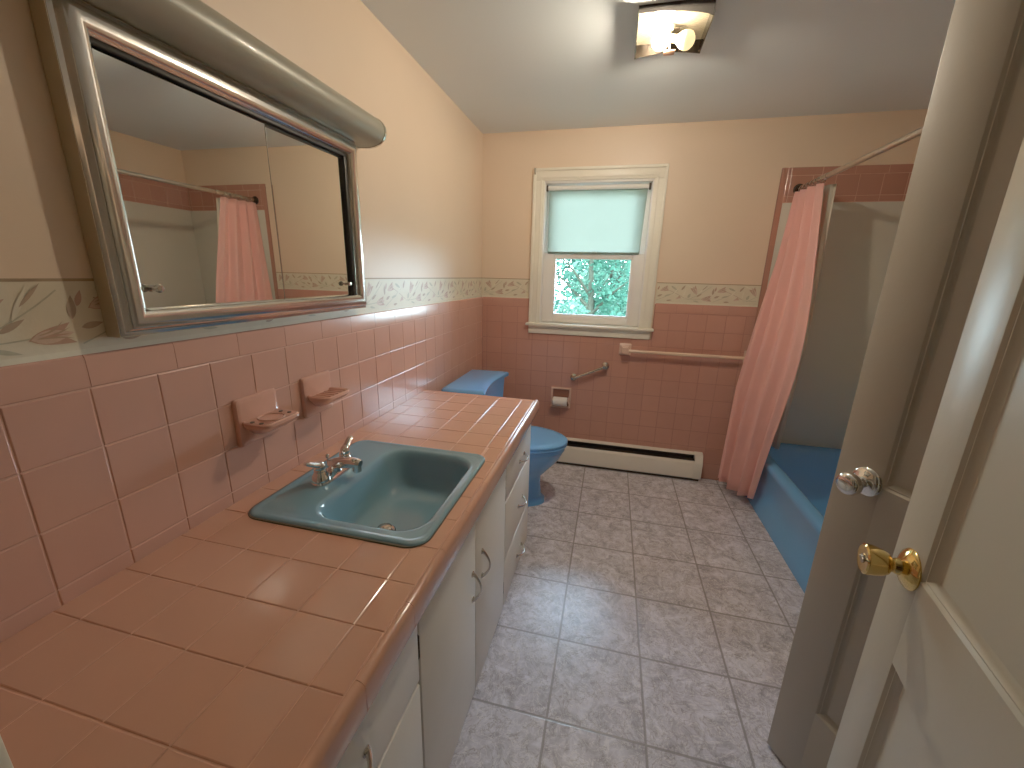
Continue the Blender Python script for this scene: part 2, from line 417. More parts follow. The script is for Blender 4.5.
# --- tile wainscot, left wall
G = 0.0052     # grout depth, tile thickness
TH = 0.0065
mb = MB(); mb.box((0, YV-0.02, 0), (G, D, Z_TT-0.006)); 
go = mb.build('grout_bed', M['grout'], wl); tag(go, kind='structure')
mb = MB()
ys = lines(0.397-0.117*3, 0.117, YV-0.02, D-TH)
vs = [Z_CAP - PV*k for k in range(10, -1, -1)]
cells = tile_cells(ys, vs, holes=[(0.05, 1.88, -1, ZC-0.02)])
lay_tiles(mb, cells, 'x+', 0, TH)
tag(mb.build('wall_tile', M['tile'], wl, sharp=14), kind='structure')
mb = MB(); 
for y0, y1 in zip(*(lambda q: (q, q[1:]))(lines(0.36, 0.1575, YV-0.02, D-TH))):
    prof = [(0, Z_CAP+GAP/2), (TH-.0015, Z_CAP+GAP/2), (TH, Z_CAP+GAP/2+.002), (TH, Z_TT-0.008), (TH*0.85, Z_TT-0.003), (TH*0.5, Z_TT-.0005), (0.001, Z_TT), (0, Z_TT)]
    mb.loft([[(x, y0+GAP/2, z) for x, z in prof], [(x, y1-GAP/2, z) for x, z in prof]])
tag(mb.build('cap_tile', M['tile'], wl, sharp=14), kind='structure')

# --- tile wainscot, window wall
XS = 1.816
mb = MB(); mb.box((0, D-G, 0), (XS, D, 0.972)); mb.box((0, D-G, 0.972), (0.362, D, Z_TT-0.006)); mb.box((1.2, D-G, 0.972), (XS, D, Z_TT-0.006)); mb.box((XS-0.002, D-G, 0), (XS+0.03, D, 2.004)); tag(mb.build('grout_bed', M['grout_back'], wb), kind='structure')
mb = MB(); mb.box((XS+0.03, D-G-.0006, 1.815), (XT, D, 2.004)); tag(mb.build('grout_bed', M['grout'], wb), kind='structure')
mb = MB()
xs = lines(0.040, 0.1147, TH, XS-0.002)
win_hole = (0.36, 1.205, 0.968, 2.1)
lay_tiles(mb, tile_cells(xs, vs, holes=[win_hole]), 'y-', D, TH)
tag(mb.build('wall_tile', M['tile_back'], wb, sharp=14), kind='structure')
mb = MB()
for x0, x1 in zip(*(lambda q: (q, q[1:]))(lines(1.496-0.157*10, 0.157, TH, XS-0.002))):
    for a, b in ([(x0, x1)] if x1 < 0.36 or x0 > 1.205 else [q for q in ((x0, 0.36), (1.205, x1)) if q[1]-q[0] > 0.02]):
        prof = [(0, Z_CAP+GAP/2), (TH-.0015, Z_CAP+GAP/2), (TH, Z_CAP+GAP/2+.002), (TH, Z_TT-0.008), (TH*0.85, Z_TT-0.003), (TH*0.5, Z_TT-.0005), (0.001, Z_TT), (0, Z_TT)]
        mb.loft([[(a+GAP/2, D-y, z) for y, z in prof], [(b-GAP/2, D-y, z) for y, z in prof]])
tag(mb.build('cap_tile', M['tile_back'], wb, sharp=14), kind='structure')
# vertical bullnose strip beside the tub, and the band over the surround
mb = MB()
zs = [0.0065 + 0.157*k for k in range(13)] + [2.006]
for z0, z1 in zip(zs, zs[1:]):
    prof = [(XS, 0), (XS+0.0005, 0.003), (XS+0.004, TH), (XS+0.015, TH+0.001), (XS+0.03, TH), (XS+0.03, 0)]
    mb.loft([[(x, D-y, z0+GAP/2) for x, y in prof], [(x, D-y, z1-GAP/2) for x, y in prof]])
bx = lines(1.866-0.115*4, 0.115, XS+0.03, XT-TH)
lay_tiles(mb, tile_cells(bx, [1.818, 1.851, 1.962]), 'y-', D, TH)
lay_tiles(mb, tile_cells(lines(2.024-0.16*4, 0.16, XS+0.03, XT-TH), [1.962, 2.006]), 'y-', D, TH)
tag(mb.build('band_tile', M['tile_band'], wb, sharp=14), kind='structure')
mb = MB(); mb.box((XT-G, YT, 1.815), (XT, D-TH, 2.004)); tag(mb.build('grout_bed', M['grout'], wt), kind='structure')
mb = MB()
lay_tiles(mb, tile_cells(lines(0.397, 0.115, YT, D-TH), [1.818, 1.851, 1.962]), 'x-', XT, TH)
lay_tiles(mb, tile_cells(lines(0.397, 0.16, YT, D-TH), [1.962, 2.006]), 'x-', XT, TH)
tag(mb.build('band_tile', M['tile_band'], wt, sharp=14), kind='structure')
# surround panels (each a sheet on its wall)
PT = 0.004
mb = MB(); mb.box((XS+0.031, D-PT-0.002, 0.325), (XT-0.001, D, 1.8175), 0.0015)
tag(mb.build('surround_panel', M['surround'], wb), kind='structure')
mb = MB(); mb.box((XT-PT-0.002, YT, 0.325), (XT, D-PT-0.003, 1.8175), 0.0015)
tag(mb.build('surround_panel', M['surround'], wt), kind='structure')
mb = MB(); mb.box((XR+0.1, YT, 0.325), (XT-PT-0.003, YT+PT, 1.8175), 0.0015)
tag(mb.build('surround_panel', M['surround'], we), kind='structure')

# --- wallpaper border: cream strip with tulips, leaves and stems in low relief
def border(parent, to3, length, flip=False, skip=None, seed=1, phase=0.0):
    rnd = random.Random(seed)
    mb = MB()
    Hh = Z_BT - Z_TT
    spans = [(0, length)] if not skip else [(0, skip[0]), (skip[1], length)]
    for a, b in spans:
        mb.mi = 0; mb.quad(to3(a, 0, .0006), to3(b, 0, .0006), to3(b, Hh, .0006), to3(a, Hh, .0006))
        mb.mi = 1; mb.quad(to3(a, Hh-0.005, .0010), to3(b, Hh-0.005, .0010), to3(b, Hh, .0010), to3(a, Hh, .0010))
        mb.mi = 5; mb.quad(to3(a, 0.0, .0010), to3(b, 0.0, .0010), to3(b, 0.010, .0010), to3(a, 0.010, .0010))
    def inside(u): return any(a+0.004 < u < b-0.004 for a, b in spans)
    layer = [0]
    def blade(cu, cv, ang, ln, wd, mi, bend=0.0):
        ps = []; n = 7
        for sgn in (1, -1):
            rng = range(n+1) if sgn == 1 else range(n-1, 0, -1)
            for k in rng:
                t = k/n; w = wd*math.sin(PI*t**0.8)*sgn; x = ln*(t-0.5); y = w + bend*math.sin(PI*t)
                ps.append((cu + x*math.cos(ang) - y*math.sin(ang), cv + x*math.sin(ang) + y*math.cos(ang)))
        if all(inside(p[0]) and 0.004 < p[1] < Hh-0.006 for p in ps):
            layer[0] = (layer[0]+1) % 9; mb.mi = mi
            mb._f([mb.b.verts.new(to3(p[0], p[1], 0.0012+0.00010*layer[0])) for p in ps])
    def stem(p0, p1, p2, w, mi):
        pts = [((1-t)**2*p0[0]+2*t*(1-t)*p1[0]+t*t*p2[0], (1-t)**2*p0[1]+2*t*(1-t)*p1[1]+t*t*p2[1]) for t in [k/8 for k in range(9)]]
        for a, b in zip(pts, pts[1:]):
            if not (inside(a[0]) and inside(b[0])): continue
            d = math.hypot(b[0]-a[0], b[1]-a[1]); nx, ny = -(b[1]-a[1])/d*w, (b[0]-a[0])/d*w
            mb.mi = mi
            mb.quad(*[to3(p[0]+sx*nx, p[1]+sx*ny, .0011) for p, sx in ((a, -1), (b, -1), (b, 1), (a, 1))])
    def tulip(cu, cv, ang, sc):
        layer[0] = -1
        for da, lat, off, mi, ln, w in ((0.30, .008, 0.0, 2, .058, .0085), (-0.30, -.008, 0.0, 2, .058, .0085), (0.0, .0, .002, 6, .054, .0100),
                                    (0.20, .0045, .004, 3, .046, .0016), (-0.20, -.0045, .004, 3, .046, .0016), (0.42, .013, .002, 3, .040, .0013), (-0.05, 0, .006, 2, .036, .0016)):
            blade(cu + off*math.cos(ang) - lat*sc*math.sin(ang), cv + off*math.sin(ang) + lat*sc*math.cos(ang), ang+da, ln*sc, w*sc, mi, bend=-da*0.012)
    R = 0.345; k = -1
    while k*R < length:
        o = k*R + phase
        stem((o+.0, .035), (o+.08, .03), (o+.15, .045), .0012, 4)
        stem((o+.02, .03), (o+.10, .07), (o+.15, .115), .0012, 4)
        stem((o+.17, .02), (o+.23, .045), (o+.30, .085), .0012, 4)
        stem((o+.20, .1), (o+.26, .085), (o+.34, .04), .0011, 3)
        tulip(o+.055, .088, 1.0 if not flip else 2.1, 1.05)
        tulip(o+.215, .092, 0.35, 1.0)
        tulip(o+.13, .038, 0.12, 1.1)
        tulip(o+.305, .040, 0.5, 0.6)
        for cu, cv, a, ln, w, mi in ((.10, .095, 1.0, .06, .004, 5), (.115, .108, 0.75, .05, .003, 3), (.025, .055, 1.2, .032, .008, 4), (.085, .06, .55, .04, .005, 3),
                                     (.165, .085, 1.5, .042, .007, 3), (.178, .1, 1.35, .03, .005, 2), (.19, .052, .3, .035, .006, 3), (.24, .055, .25, .045, .005, 4),
                                     (.275, .1, -.5, .05, .006, 4), (.285, .078, .9, .06, .004, 5), (.33, .105, 1.0, .04, .006, 3), (.34, .07, 1.4, .05, .004, 5), (.02, .115, -.4, .05, .004, 5), (.25, .022, .1, .035, .005, 3), (.07, .02, -.2, .04, .004, 4)):
            blade(o+cu, cv, a + rnd.uniform(-.12, .12), ln, w, mi)
        k += 1
    return tag(mb.build('wallpaper_border', [M['paper'], M['paper_line'], M['paper_pink'], M['paper_brown'], M['paper_green'], M['paper_white'], M['paper_rose']], parent, sharp=180, recalc=False), kind='structure')
border(wl, lambda u, v, h: (h, 0.085+u, Z_TT+v), D-0.087, seed=2, phase=0.27)
border(wb, lambda u, v, h: (u, D-h, Z_TT+v), XS-0.002, flip=True, skip=(0.36, 1.20), seed=3)

# ------------------------------------------------------------------ window
w1 = thing('window_1', 'white framed double hung window above the tiles', 'window', kind='structure')
def st(o): return tag(o, kind='structure')
mb = MB()
CW = 0.07
def casing_side(x0, x1, z0, z1):
    mb.box((x0, D-0.017, z0), (x1, D, z1), 0.003)
mb.box((WX0-CW, D-0.016, 1.042), (WX0+0.006, D, WZ1-0.006), 0.003)
mb.box((WX0-CW, D-0.026, 1.042), (WX0-CW+0.018, D-0.01, WZ1+CW), 0.004)
mb.box((WX1-0.006, D-0.016, 1.042), (WX1+CW, D, WZ1-0.006), 0.003)
mb.box((WX1+CW-0.018, D-0.026, 1.042), (WX1+CW, D-0.01, WZ1+CW), 0.004)
mb.box((WX0-CW, D-0.016, WZ1-0.006), (WX1+CW, D, WZ1+CW), 0.003)
mb.box((WX0-CW+0.01, D-0.026, WZ1+CW-0.018), (WX1+CW-0.01, D-0.01, WZ1+CW), 0.004)
for q in ((WX0-0.022, WX0-0.008, 1.042, WZ1), (WX1+0.008, WX1+0.022, 1.042, WZ1)): mb.box((q[0], D-0.021, q[2]), (q[1], D-0.01, q[3]), 0.003)
mb.box((WX0-0.022, D-0.021, WZ1+0.008), (WX1+0.022, D-0.01, WZ1+0.022), 0.003)
st(mb.build('window_casing', M['white_trim'], w1))
mb = MB(); mb.box((WX0-CW-0.018, D-0.045, 1.028), (WX1+CW+0.018, D+0.06, 1.046), 0.005)
st(mb.build('window_stool', M['white_trim'], w1))
mb = MB(); mb.box((WX0-CW, D-0.018, 0.972), (WX1+CW, D, 1.028), 0.003); mb.box((WX0-CW+0.004, D-0.026, 1.008), (WX1+CW-0.004, D-0.01, 1.028), 0.006)
st(mb.build('window_apron', M['white_trim'], w1))
mb = MB()
mb.box((WX0, D-0.004, 1.046), (WX0+0.012, D+0.14, WZ1), 0.002); mb.box((WX1-0.012, D-0.004, 1.046), (WX1, D+0.14, WZ1), 0.002)
mb.box((WX0, D-0.004, WZ1-0.02), (WX1, D+0.14, WZ1), 0.002); mb.box((WX0, D+0.06, 1.03), (WX1, D+0.16, 1.052), 0.002)
st(mb.build('window_jamb', M['vinyl'], w1))
def sash(name, x0, x1, z0, z1, y, stile, bot, top, th=0.03):
    mb = MB()
    mb.box((x0, y, z0), (x0+stile, y+th, z1), 0.004); mb.box((x1-stile, y, z0), (x1, y+th, z1), 0.004)
    mb.box((x0+stile, y, z0), (x1-stile, y+th, z0+bot), 0.004); mb.box((x0+stile, y, z1-top), (x1-stile, y+th, z1), 0.004)
    # glazing bead step
    b = 0.010
    mb.box((x0+stile-0.002, y+0.008, z0+bot-0.002), (x0+stile+b, y+th-0.004, z1-top+0.002), 0.002)
    mb.box((x1-stile-b, y+0.008, z0+bot-0.002), (x1-stile+0.002, y+th-0.004, z1-top+0.002), 0.002)
    mb.box((x0+stile, y+0.008, z0+bot-0.002), (x1-stile, y+th-0.004, z0+bot+b), 0.002)
    s = st(mb.build(name, M['vinyl'], w1))
    mb = MB(); mb.box((x0+stile, y+th*0.5, z0+bot), (x1-stile, y+th*0.5+0.003, z1-top))
    st(mb.build('pane', M['glass'], s)); return s
sash('lower_sash', WX0+0.012, WX1-0.012, 1.052, 1.522, D+0.035, 0.075, 0.050, 0.036)
sash('upper_sash', WX0+0.012, WX1-0.012, 1.490, 1.955, D+0.075, 0.05, 0.034, 0.045)
mb = MB(); mb.box((0.75, D+0.022, 1.520), (0.80, D+0.05, 1.534), 0.004); mb.tube([(0.765, D+0.03, 1.534), (0.79, D+0.028, 1.538)], 0.004)
st(mb.build('sash_lock', M['vinyl'], w1))

rs = thing('roller_shade', 'white translucent roller shade pulled over the upper half of the window', 'window shade', loc=(0.77, D+0.02, 1.93))
def rel(p, o): return tuple(a-b for a, b in zip(p, o.location))
mb = MB(); r_ = rs.location
mb.tube([(-0.318, 0, 0), (0.318, 0, 0)], 0.0145, 16)
mb.build('roller', M['vinyl'], rs)
mb = MB(); n = 14
rows = []
for k in range(n+1):
    t = k/n; z = -0.008 - t*0.395; hw = lerp(0.314, 0.304, t)
    rows.append([(-hw + 2*hw*j/20 - 0.004*t, 0.006+0.0045*math.sin(6*t)*math.sin(PI*j/20), z) for j in range(21)])
mb.loft(rows, closed=False)
sh = mb.build('shade_cloth', M['shade'], rs, sharp=180)
mb = MB(); mb.box((-0.306, 0.0015, -0.412), (0.298, 0.0105, -0.398), 0.003); mb.build('hem_bar', M['shade'], rs)
for s in (-1, 1):
    mb = MB(); mb.box((s*0.325-0.006, -0.012, -0.02), (s*0.325+0.006, 0.014, 0.018), 0.002)
    mb.build('bracket', M['gap'], rs)

# little hook on the top corner of the window casing
mb = MB(); mb.box((0.361, D-0.034, 2.005), (0.373, D-0.026, 2.043), 0.002); mb.tube([(0.367, D-0.034, 2.036), (0.367, D-0.044, 2.03), (0.367, D-0.046, 2.018), (0.367, D-0.038, 2.012)], 0.0022, 8)
tag(mb.build('curtain_hook', M['chrome_old']), 'small tarnished hook on the upper left corner of the window casing', 'hook')

# ------------------------------------------------------------------ vanity cabinet
XF = 0.585
va = thing('vanity_cabinet', 'long white vanity cabinet under the pink tiled counter', 'cabinet', loc=(0.29, 1.0, 0))
def vpart(mb, name, m, parent=None, **k):
    o = mb.build(name, m, parent or va, **k)
    if parent is None: o.location = (-0.29, -1.0, 0)
    return o
VY1 = 1.872
mb = MB()
mb.box((0.550, YV+0.002, 0.0), (0.566, VY1, 0.713)); mb.box((0.012, VY1-0.016, 0.0), (0.55, VY1, 0.713)); mb.box((0.012, YV+0.002, 0), (0.55, YV+0.018, 0.713))
mb.box((0.012, YV+0.018, 0.06), (0.55, VY1-0.016, 0.076))
vpart(mb, 'carcass', [M['cabinet']])
mb = MB(); mb.box((0.5655, YV+0.004, 0.004), (0.5668, VY1-0.003, 0.712)); vpart(mb, 'painted_gap_shade', M['gap'])  # dark sheet painting in the shade between the fronts
for a, b in (((0.566, VY1-0.0145, 0.0), (XF-0.002, VY1, 0.711)), ((0.566, 1.3715, 0.0), (XF-0.006, 1.3765, 0.71)), ((0.566, YV+0.002, 0.0), (XF-0.004, YV+0.012, 0.71))):
    mb = MB(); mb.box(a, b, 0.001); vpart(mb, 'face_stile', M['cabinet'])
def pull(parent, y, z, vertical, ln=0.092, off=(0, 0, 0)):
    mb = MB(); pts = []; rr = []
    n = 14
    for k in range(n+1):
        t = k/n; s = (t-0.5)*ln; d = 0.004 + 0.024*math.sin(PI*t)**0.8
        pts.append((XF+d, y, z+s) if vertical else (XF+d, y+s, z - 0.006*math.sin(PI*t)))
        rr.append(0.0032 + 0.0028*abs(2*t-1)**3)
    mb.tube(pts, rr, 10)
    for e in (-1, 1):
        c = (XF, y, z+e*ln/2) if vertical else (XF, y+e*ln/2, z)
        mb.lathe([(0.0095, -0.001), (0.0095, 0.002), (0.006, 0.006), (0.003, 0.0075)], c, (1, 0, 0), 14)
    o = mb.build('pull', M['pull'], parent); return o
def front(name, y0, y1, z0, z1, pulls, hinge=None):
    mb = MB(); mb.box((0.5665, y0, z0), (XF, y1, z1), 0.0045 if name == 'drawer' else 0.003, 2)
    o = vpart(mb, name, M['cabinet'])
    for p in pulls: pull(o, *p)
    if hinge:
        for hz in hinge[1]:
            h = MB(); h.tube([(XF-0.004, hinge[0], hz-0.024), (XF-0.004, hinge[0], hz+0.024)], 0.0042, 10)
            for q in (-0.03, 0.03): h.lathe([(0.003, -0.004), (0.0042, 0), (0.002, 0.005)], (XF-0.004, hinge[0], hz+q*0.9), (0, 0, 1), 10)
            h.build('hinge', M['gap'], o)
    return o
dz = [(0.510, 0.703), (0.240, 0.501), (0.014, 0.231)]
for z0, z1 in dz:
    front('drawer', YV+0.014, 0.628, z0, z1, [(0.385, {0.510: 0.592, 0.240: 0.375, 0.014: 0.125}[z0], False)])
    front('drawer', 1.379, VY1-0.017, z0, z1, [(1.655, {0.510: 0.575, 0.240: 0.352, 0.014: 0.088}[z0], False)])
front('cabinet_door', 0.635, 1.005, 0.014, 0.705, [(0.976, 0.455, True)], (0.6315, (0.595, 0.11)))
front('cabinet_door', 1.010, 1.369, 0.014, 0.705, [(1.068, 0.468, True)], (1.371, (0.595, 0.11)))

# ------------------------------------------------------------------ countertop
HX0, HX1, HY0, HY1 = 0.098, 0.543, 0.728, 1.187
YE = 1.900
XE0, XE1 = 0.595, 0.613
ct = thing('countertop', 'pink tiled vanity countertop with bullnose edge', 'countertop', loc=(0.31, 1.0, 0.70))
def cpart(mb, name, m, **k):
    o = mb.build(name, m, ct, **k); o.location = (-0.31, -1.0, -0.70); return o
mb = MB()
for a, b, c, d in tile_cells([0.007, XE0+0.004], [YV, YE-0.02], holes=[(HX0, HX1, HY0, HY1)]):
    mb.box((a, c, 0.714), (b, d, ZC-0.0014))
mb.box((XE0, YV, 0.714), (XE0+0.008, YE-0.01, ZC-0.004)); mb.box((0.007, YE-0.022, 0.714), (XE0+0.008, YE-0.01, ZC-0.006))
cpart(mb, 'grout_bed', M['grout_dark'])
mb = MB()
cx = [0.0075, 0.075, 0.190, 0.305, 0.420, 0.535, XE0]
cy = lines(0.2700-0.1125*4, 0.1125, YV, YE-0.024)
lay_tiles(mb, tile_cells(cx, cy, holes=[(HX0, HX1, HY0, HY1)]), 'z+', ZC-0.008, 0.008)
cpart(mb, 'counter_tile', M['tile_counter'], sharp=14)
mb = MB()
pf = [(XE0+GAP/2, ZC-0.03), (XE0+GAP/2, ZC-0.001), (XE0+0.003, ZC+0.0005), (XE0+0.008, ZC), (XE0+0.0125, ZC-0.002), (XE1-0.0015, ZC-0.006), (XE1, ZC-0.012),
      (XE1, 0.720), (XE1-0.003, 0.714), (XE1-0.010, 0.714), (XE1-0.010, ZC-0.03)]
ey = lines(0.722-0.157*6, 0.157, YV, YE)
for y0, y1 in zip(ey, ey[1:]):
    mb.loft([[(x, y0+GAP/2, z) for x, z in pf], [(x, y1-GAP/2, z) for x, z in pf]])
pe = [(YE-0.024+GAP/2, ZC-0.03), (YE-0.024+GAP/2, ZC-0.001), (YE-0.018, ZC+0.001), (YE-0.008, ZC), (YE-0.002, ZC-0.006), (YE, ZC-0.016), (YE, 0.720), (YE-0.003, 0.714), (YE-0.012, 0.714), (YE-0.012, ZC-0.03)]
ex = lines(0.12, 0.157, 0.0075, XE0)
for x0, x1 in zip(ex, ex[1:]):
    mb.loft([[(x0+GAP/2, y, z) for y, z in pe], [(x1-GAP/2, y, z) for y, z in pe]])
cpart(mb, 'edge_tile', M['tile_counter'], sharp=50)

# ------------------------------------------------------------------ sink
sk = thing('sink', 'enamel drop-in sink with warm light put into its teal colour, set in the pink counter', 'sink', loc=(0.33, 0.965, ZC))
def spart(mb, name, m, parent=None, **k):
    o = mb.build(name, m, parent or sk, **k)
    if parent is None: o.location = (-0.33, -0.965, -ZC)
    return o
SX0, SX1, SY0, SY1 = 0.075, 0.562, 0.708, 1.208
def ring(dx0, dx1, dy0, dy1, r, z, n=8): return rrect(SX0+dx0, SX1-dx1, SY0+dy0, SY1-dy1, r, ZC+z, n)
BX0, BX1, BY0, BY1 = 0.222, 0.532, 0.752, 1.172
def bring(d, r, z, n=8, x0=0, x1=0, y0=0, y1=0): return rrect(BX0+d+x0, BX1-d-x1, BY0+d+y0, BY1-d-y1, r, ZC+z, n)
mb = MB()
mb.loft([ring(.004, .004, .004, .004, .045, .0005), ring(0, 0, 0, 0, .042, .003), ring(.0015, .0015, .0015, .0015, .041, .0055), ring(.005, .005, .005, .005, .039, .0072),
         ring(.013, .013, .013, .013, .036, .0078), ring(.018, .018, .018, .018, .033, .0055), ring(.023, .022, .023, .023, .031, .0050),
         bring(-.006, .075, .0045), bring(0, .072, .0025), bring(.006, .07, -.004), bring(.012, .068, -.02),
         bring(.024, .066, -.07), bring(.036, .064, -.102, y0=.004, y1=.006), bring(.052, .06, -.118, y0=.006, y1=.012), bring(.078, .05, -.124, y0=.01, y1=.03), bring(.118, .03, -.127, y0=.0, y1=.06)], cap0=False)
o = spart(mb, 'basin', M['sink'], sharp=75)
mb = MB(); mb.loft([rrect(SX0-.007, SX1+.002, SY0-.006, SY1+.003, .052, ZC-.0005, 8), rrect(SX0-.0055, SX1+.0015, SY0-.0045, SY1+.0025, .052, ZC+.003, 8), rrect(SX0+.004, SX1-.004, SY0+.004, SY1-.004, .045, ZC+.0035, 8)], cap0=False, cap1=False)
spart(mb, 'rim_seam', M['sink_seam'])
DR = (0.345, 0.905, ZC-0.1265)
mb = MB(); mb.lathe([(0.006, -0.002), (0.030, -0.002), (0.031, 0.002), (0.028, 0.0045), (0.021, 0.003), (0.019, 0.0), (0.006, 0.0)], DR)
dr = spart(mb, 'drain_ring', M['chrome_old'])
mb = MB(); mb.lathe([(0.001, -0.001), (0.012, -0.001), (0.012, 0.004)], DR, n=20); spart(mb, 'drain_hole', M['black'])
mb = MB(); mb.lathe([(0.004, 0.0), (0.004, 0.010), (0.019, 0.012), (0.020, 0.015), (0.014, 0.018), (0.001, 0.019)], DR); spart(mb, 'stopper', M['chrome_old'])

# faucet
fx, fy, fz = 0.156, 0.953, ZC+0.0050
fa = thing('faucet', 'chrome two-handle faucet on the back ledge of the sink', 'faucet', loc=(fx, fy, fz))
mb = MB()
def frr(hx, hy, z): return rrect(-hx, hx, -hy, hy, hx*0.98, z, 8)
mb.loft([frr(.027, .083, 0), frr(.027, .083, .006), frr(.024, .08, .011), frr(.020, .074, .016), frr(.015, .06, .021)])
for s in (-1, 1): mb.lathe([(.026, .005), (.0255, .014), (.022, .024), (.018, .031), (.015, .036), (.017, .039), (.015, .043)], (0, s*.056, 0), n=24)
mb.build('base', M['chrome'], fa)
mb = MB()
mb.lathe([(.020, .012), (.0185, .024), (.016, .036), (.012, .043), (.002, .046)], (.004, 0, 0), n=24)
pts = [(-.006, 0, .030), (.016, 0, .037), (.04, 0, .042), (.064, 0, .045), (.082, 0, .045), (.092, 0, .043)]
mb.tube(pts, [.016, .017, .0165, .0155, .0150, .0125], 16)
mb.lathe([(.0125, .004), (.013, -.020), (.0105, -.022), (.0105, -.018)], (.080, 0, .040), n=18)
mb.build('spout', M['chrome'], fa)
mb = MB(); mb.tube([(-.018, 0, .012), (-.018, 0, .050)], .0026, 10); mb.lathe([(.0028, .048), (.0058, .052), (.0058, .058), (.003, .062)], (-.018, 0, 0), n=14)
mb.build('lift_rod', M['chrome'], fa)
for s, ang in ((-1, math.radians(-97)), (1, math.radians(99))):
    mb = MB()
    mb.lathe([(.0145, 0), (.0155, .006), (.0145, .014), (.010, .021), (.002, .024)], (0, 0, 0), n=20)
    d = Vector((math.cos(ang), math.sin(ang), 0)); side = Vector((-d.y, d.x, 0))
    rings = []
    for t, w, h, z in ((-.013, .006, .005, .012), (-.006, .011, .008, .013), (.008, .0125, .009, .015), (.020, .0115, .0085, .021), (.032, .0115, .0072, .028), (.043, .0105, .006, .034), (.048, .006, .0035, .036)):
        c = d*t + Vector((0, 0, z)); rings.append([c + side*w*math.cos(a) + Vector((0, 0, 1))*h*math.sin(a) for a in [2*PI*k/14 for k in range(14)]])
    mb.loft(rings)
    mb.build('handle', M['chrome'], fa, loc=(0, s*.056, .042))

# ------------------------------------------------------------------ ceramic dishes on the splash tiles
def dish(name, label, y0, y1, z0, z1, kind):
    t = thing(name, label, 'soap dish', loc=(TH, (y0+y1)/2, z0))
    w = (y1-y0)/2; h = z1-z0
    mb = MB()
    def pl(i, x): return [(x, p[0], p[1]) for p in [(q[0], q[1]) for q in rrect(-w+i, w-i, i, h-i, .008, 0, 4)]]
    mb.loft([pl(0, 0), pl(0, .006), pl(.003, .011), pl(.010, .0135)])
    mb.build('back_plate', M['ceramic_pink'], t)
    zt = h*0.50 if kind == 'cup' else h*0.53
    dep = .094 if kind == 'cup' else .092
    hw = w*0.93 if kind == 'cup' else w*0.92
    def sr(x1, hy, z, r): return [(p[0], p[1], z) for p in rrect(.008, x1, -hy, hy, r, z, 6)]
    mb = MB()
    rings = [sr(dep*.45, hw*.45, zt-.038, .010), sr(dep*.72, hw*.68, zt-.027, .018), sr(dep*.93, hw*.92, zt-.013, .022), sr(dep, hw, zt-.005, .020), sr(dep, hw, zt+.002, .020), sr(dep-.004, hw-.004, zt+.005, .018), sr(dep-.010, hw-.010, zt+.003, .015)]
    if kind == 'soap':
        rings += [sr(dep-.014, hw-.014, zt-.003, .012)]
        mb.loft(rings)
        for k in range(5):
            yy = -hw*.62 + hw*1.24*k/4
            mb.tube([(.018, yy, zt-.0025), (dep-.02, yy, zt-.0025)], .0032, 8)
    else:
        mb.loft(rings)
    tr = mb.build('tray', M['ceramic_pink'], t)
    if kind == 'cup':
        # raised ring for the tumbler and toothbrush slots
        mb = MB(); cxr = .050
        prof = []
        n = 28
        mb.lathe([(.032, .0), (.034, .003), (.0325, .0055), (.030, .0045), (.0285, -.004), (.001, -.006)], (cxr, 0, zt+.001), n=n)
        mb.build('tumbler_ring', M['ceramic_pink'], t)
        for yy, xx in ((-hw*.76, .036), (-hw*.76, .064), (hw*.76, .036), (hw*.76, .064)):
            mb = MB(); mb.lathe([(.0055, 0), (.0055, .0018)], (xx, yy, zt+.0028), n=12)
            mb.build('toothbrush_slot', M['gap'], t)
    return t
dish('tumbler_holder', 'pink ceramic tumbler and toothbrush holder, nearer of the two wall dishes', .787, .922, .917, 1.046, 'cup')
dish('soap_dish', 'pink ceramic soap dish with flat ribbed tray, right of the tumbler holder', 1.024, 1.156, .915, 1.047, 'soap')

# ------------------------------------------------------------------ mirrored medicine cabinet
mc = thing('medicine_cabinet', 'chrome framed mirrored medicine cabinet with sliding doors above the counter', 'medicine cabinet', loc=(0, 0.9625, 1.24))
MY0, MY1, MZ0, MZ1 = 0.562, 1.362, 1.240, 1.790
def mpart(mb, name, m, parent=None, **k):
    o = mb.build(name, m, parent or mc, **k)
    if parent is None: o.location = (0, -0.9625, -1.24)
    return o
prof = [(0, 0.034), (.0015, .0365), (.006, .038), (.0085, .0385), (.0095, .0405), (.013, .0465), (.018, .0505), (.025, .0530), (.033, .0532), (.040, .0508), (.046, .0460), (.050, .0385), (.0515, .022)]
mb = MB()
rings = []
for d, h in prof: rings.append([(h, MY0+d, MZ0+d), (h, MY1-d, MZ0+d), (h, MY1-d, MZ1-d), (h, MY0+d, MZ1-d)])
mb.loft(rings, cap0=False, cap1=False)
fr = mpart(mb, 'frame', M['chrome_frame'], sharp=28)
mb = MB(); rings = [[(h, MY0+d, MZ0+d), (h, MY1-d, MZ0+d), (h, MY1-d, MZ1-d), (h, MY0+d, MZ1-d)] for d, h in ((0, 0.002), (0, .036), (.003, .036))]
mb.loft(rings, cap0=False, cap1=False); mpart(mb, 'side_wall', M['side_metal'])
mb = MB(); mb.box((.004, MY0+.04, MZ0+.04), (.010, MY1-.04, MZ1-.04)); mpart(mb, 'back_box', M['black'])
mb = MB(); mb.box((.010, MY0+.05, MZ1-.058), (.036, MY1-.05, MZ1-.050), .001); mb.box((.010, MY0+.05, MZ1-.064), (.026, MY1-.05, MZ1-.060), .001)
mb.box((.010, MY1-.064, MZ0+.05), (.034, MY1-.05, MZ1-.05), .001)
mpart(mb, 'track', M['black'])
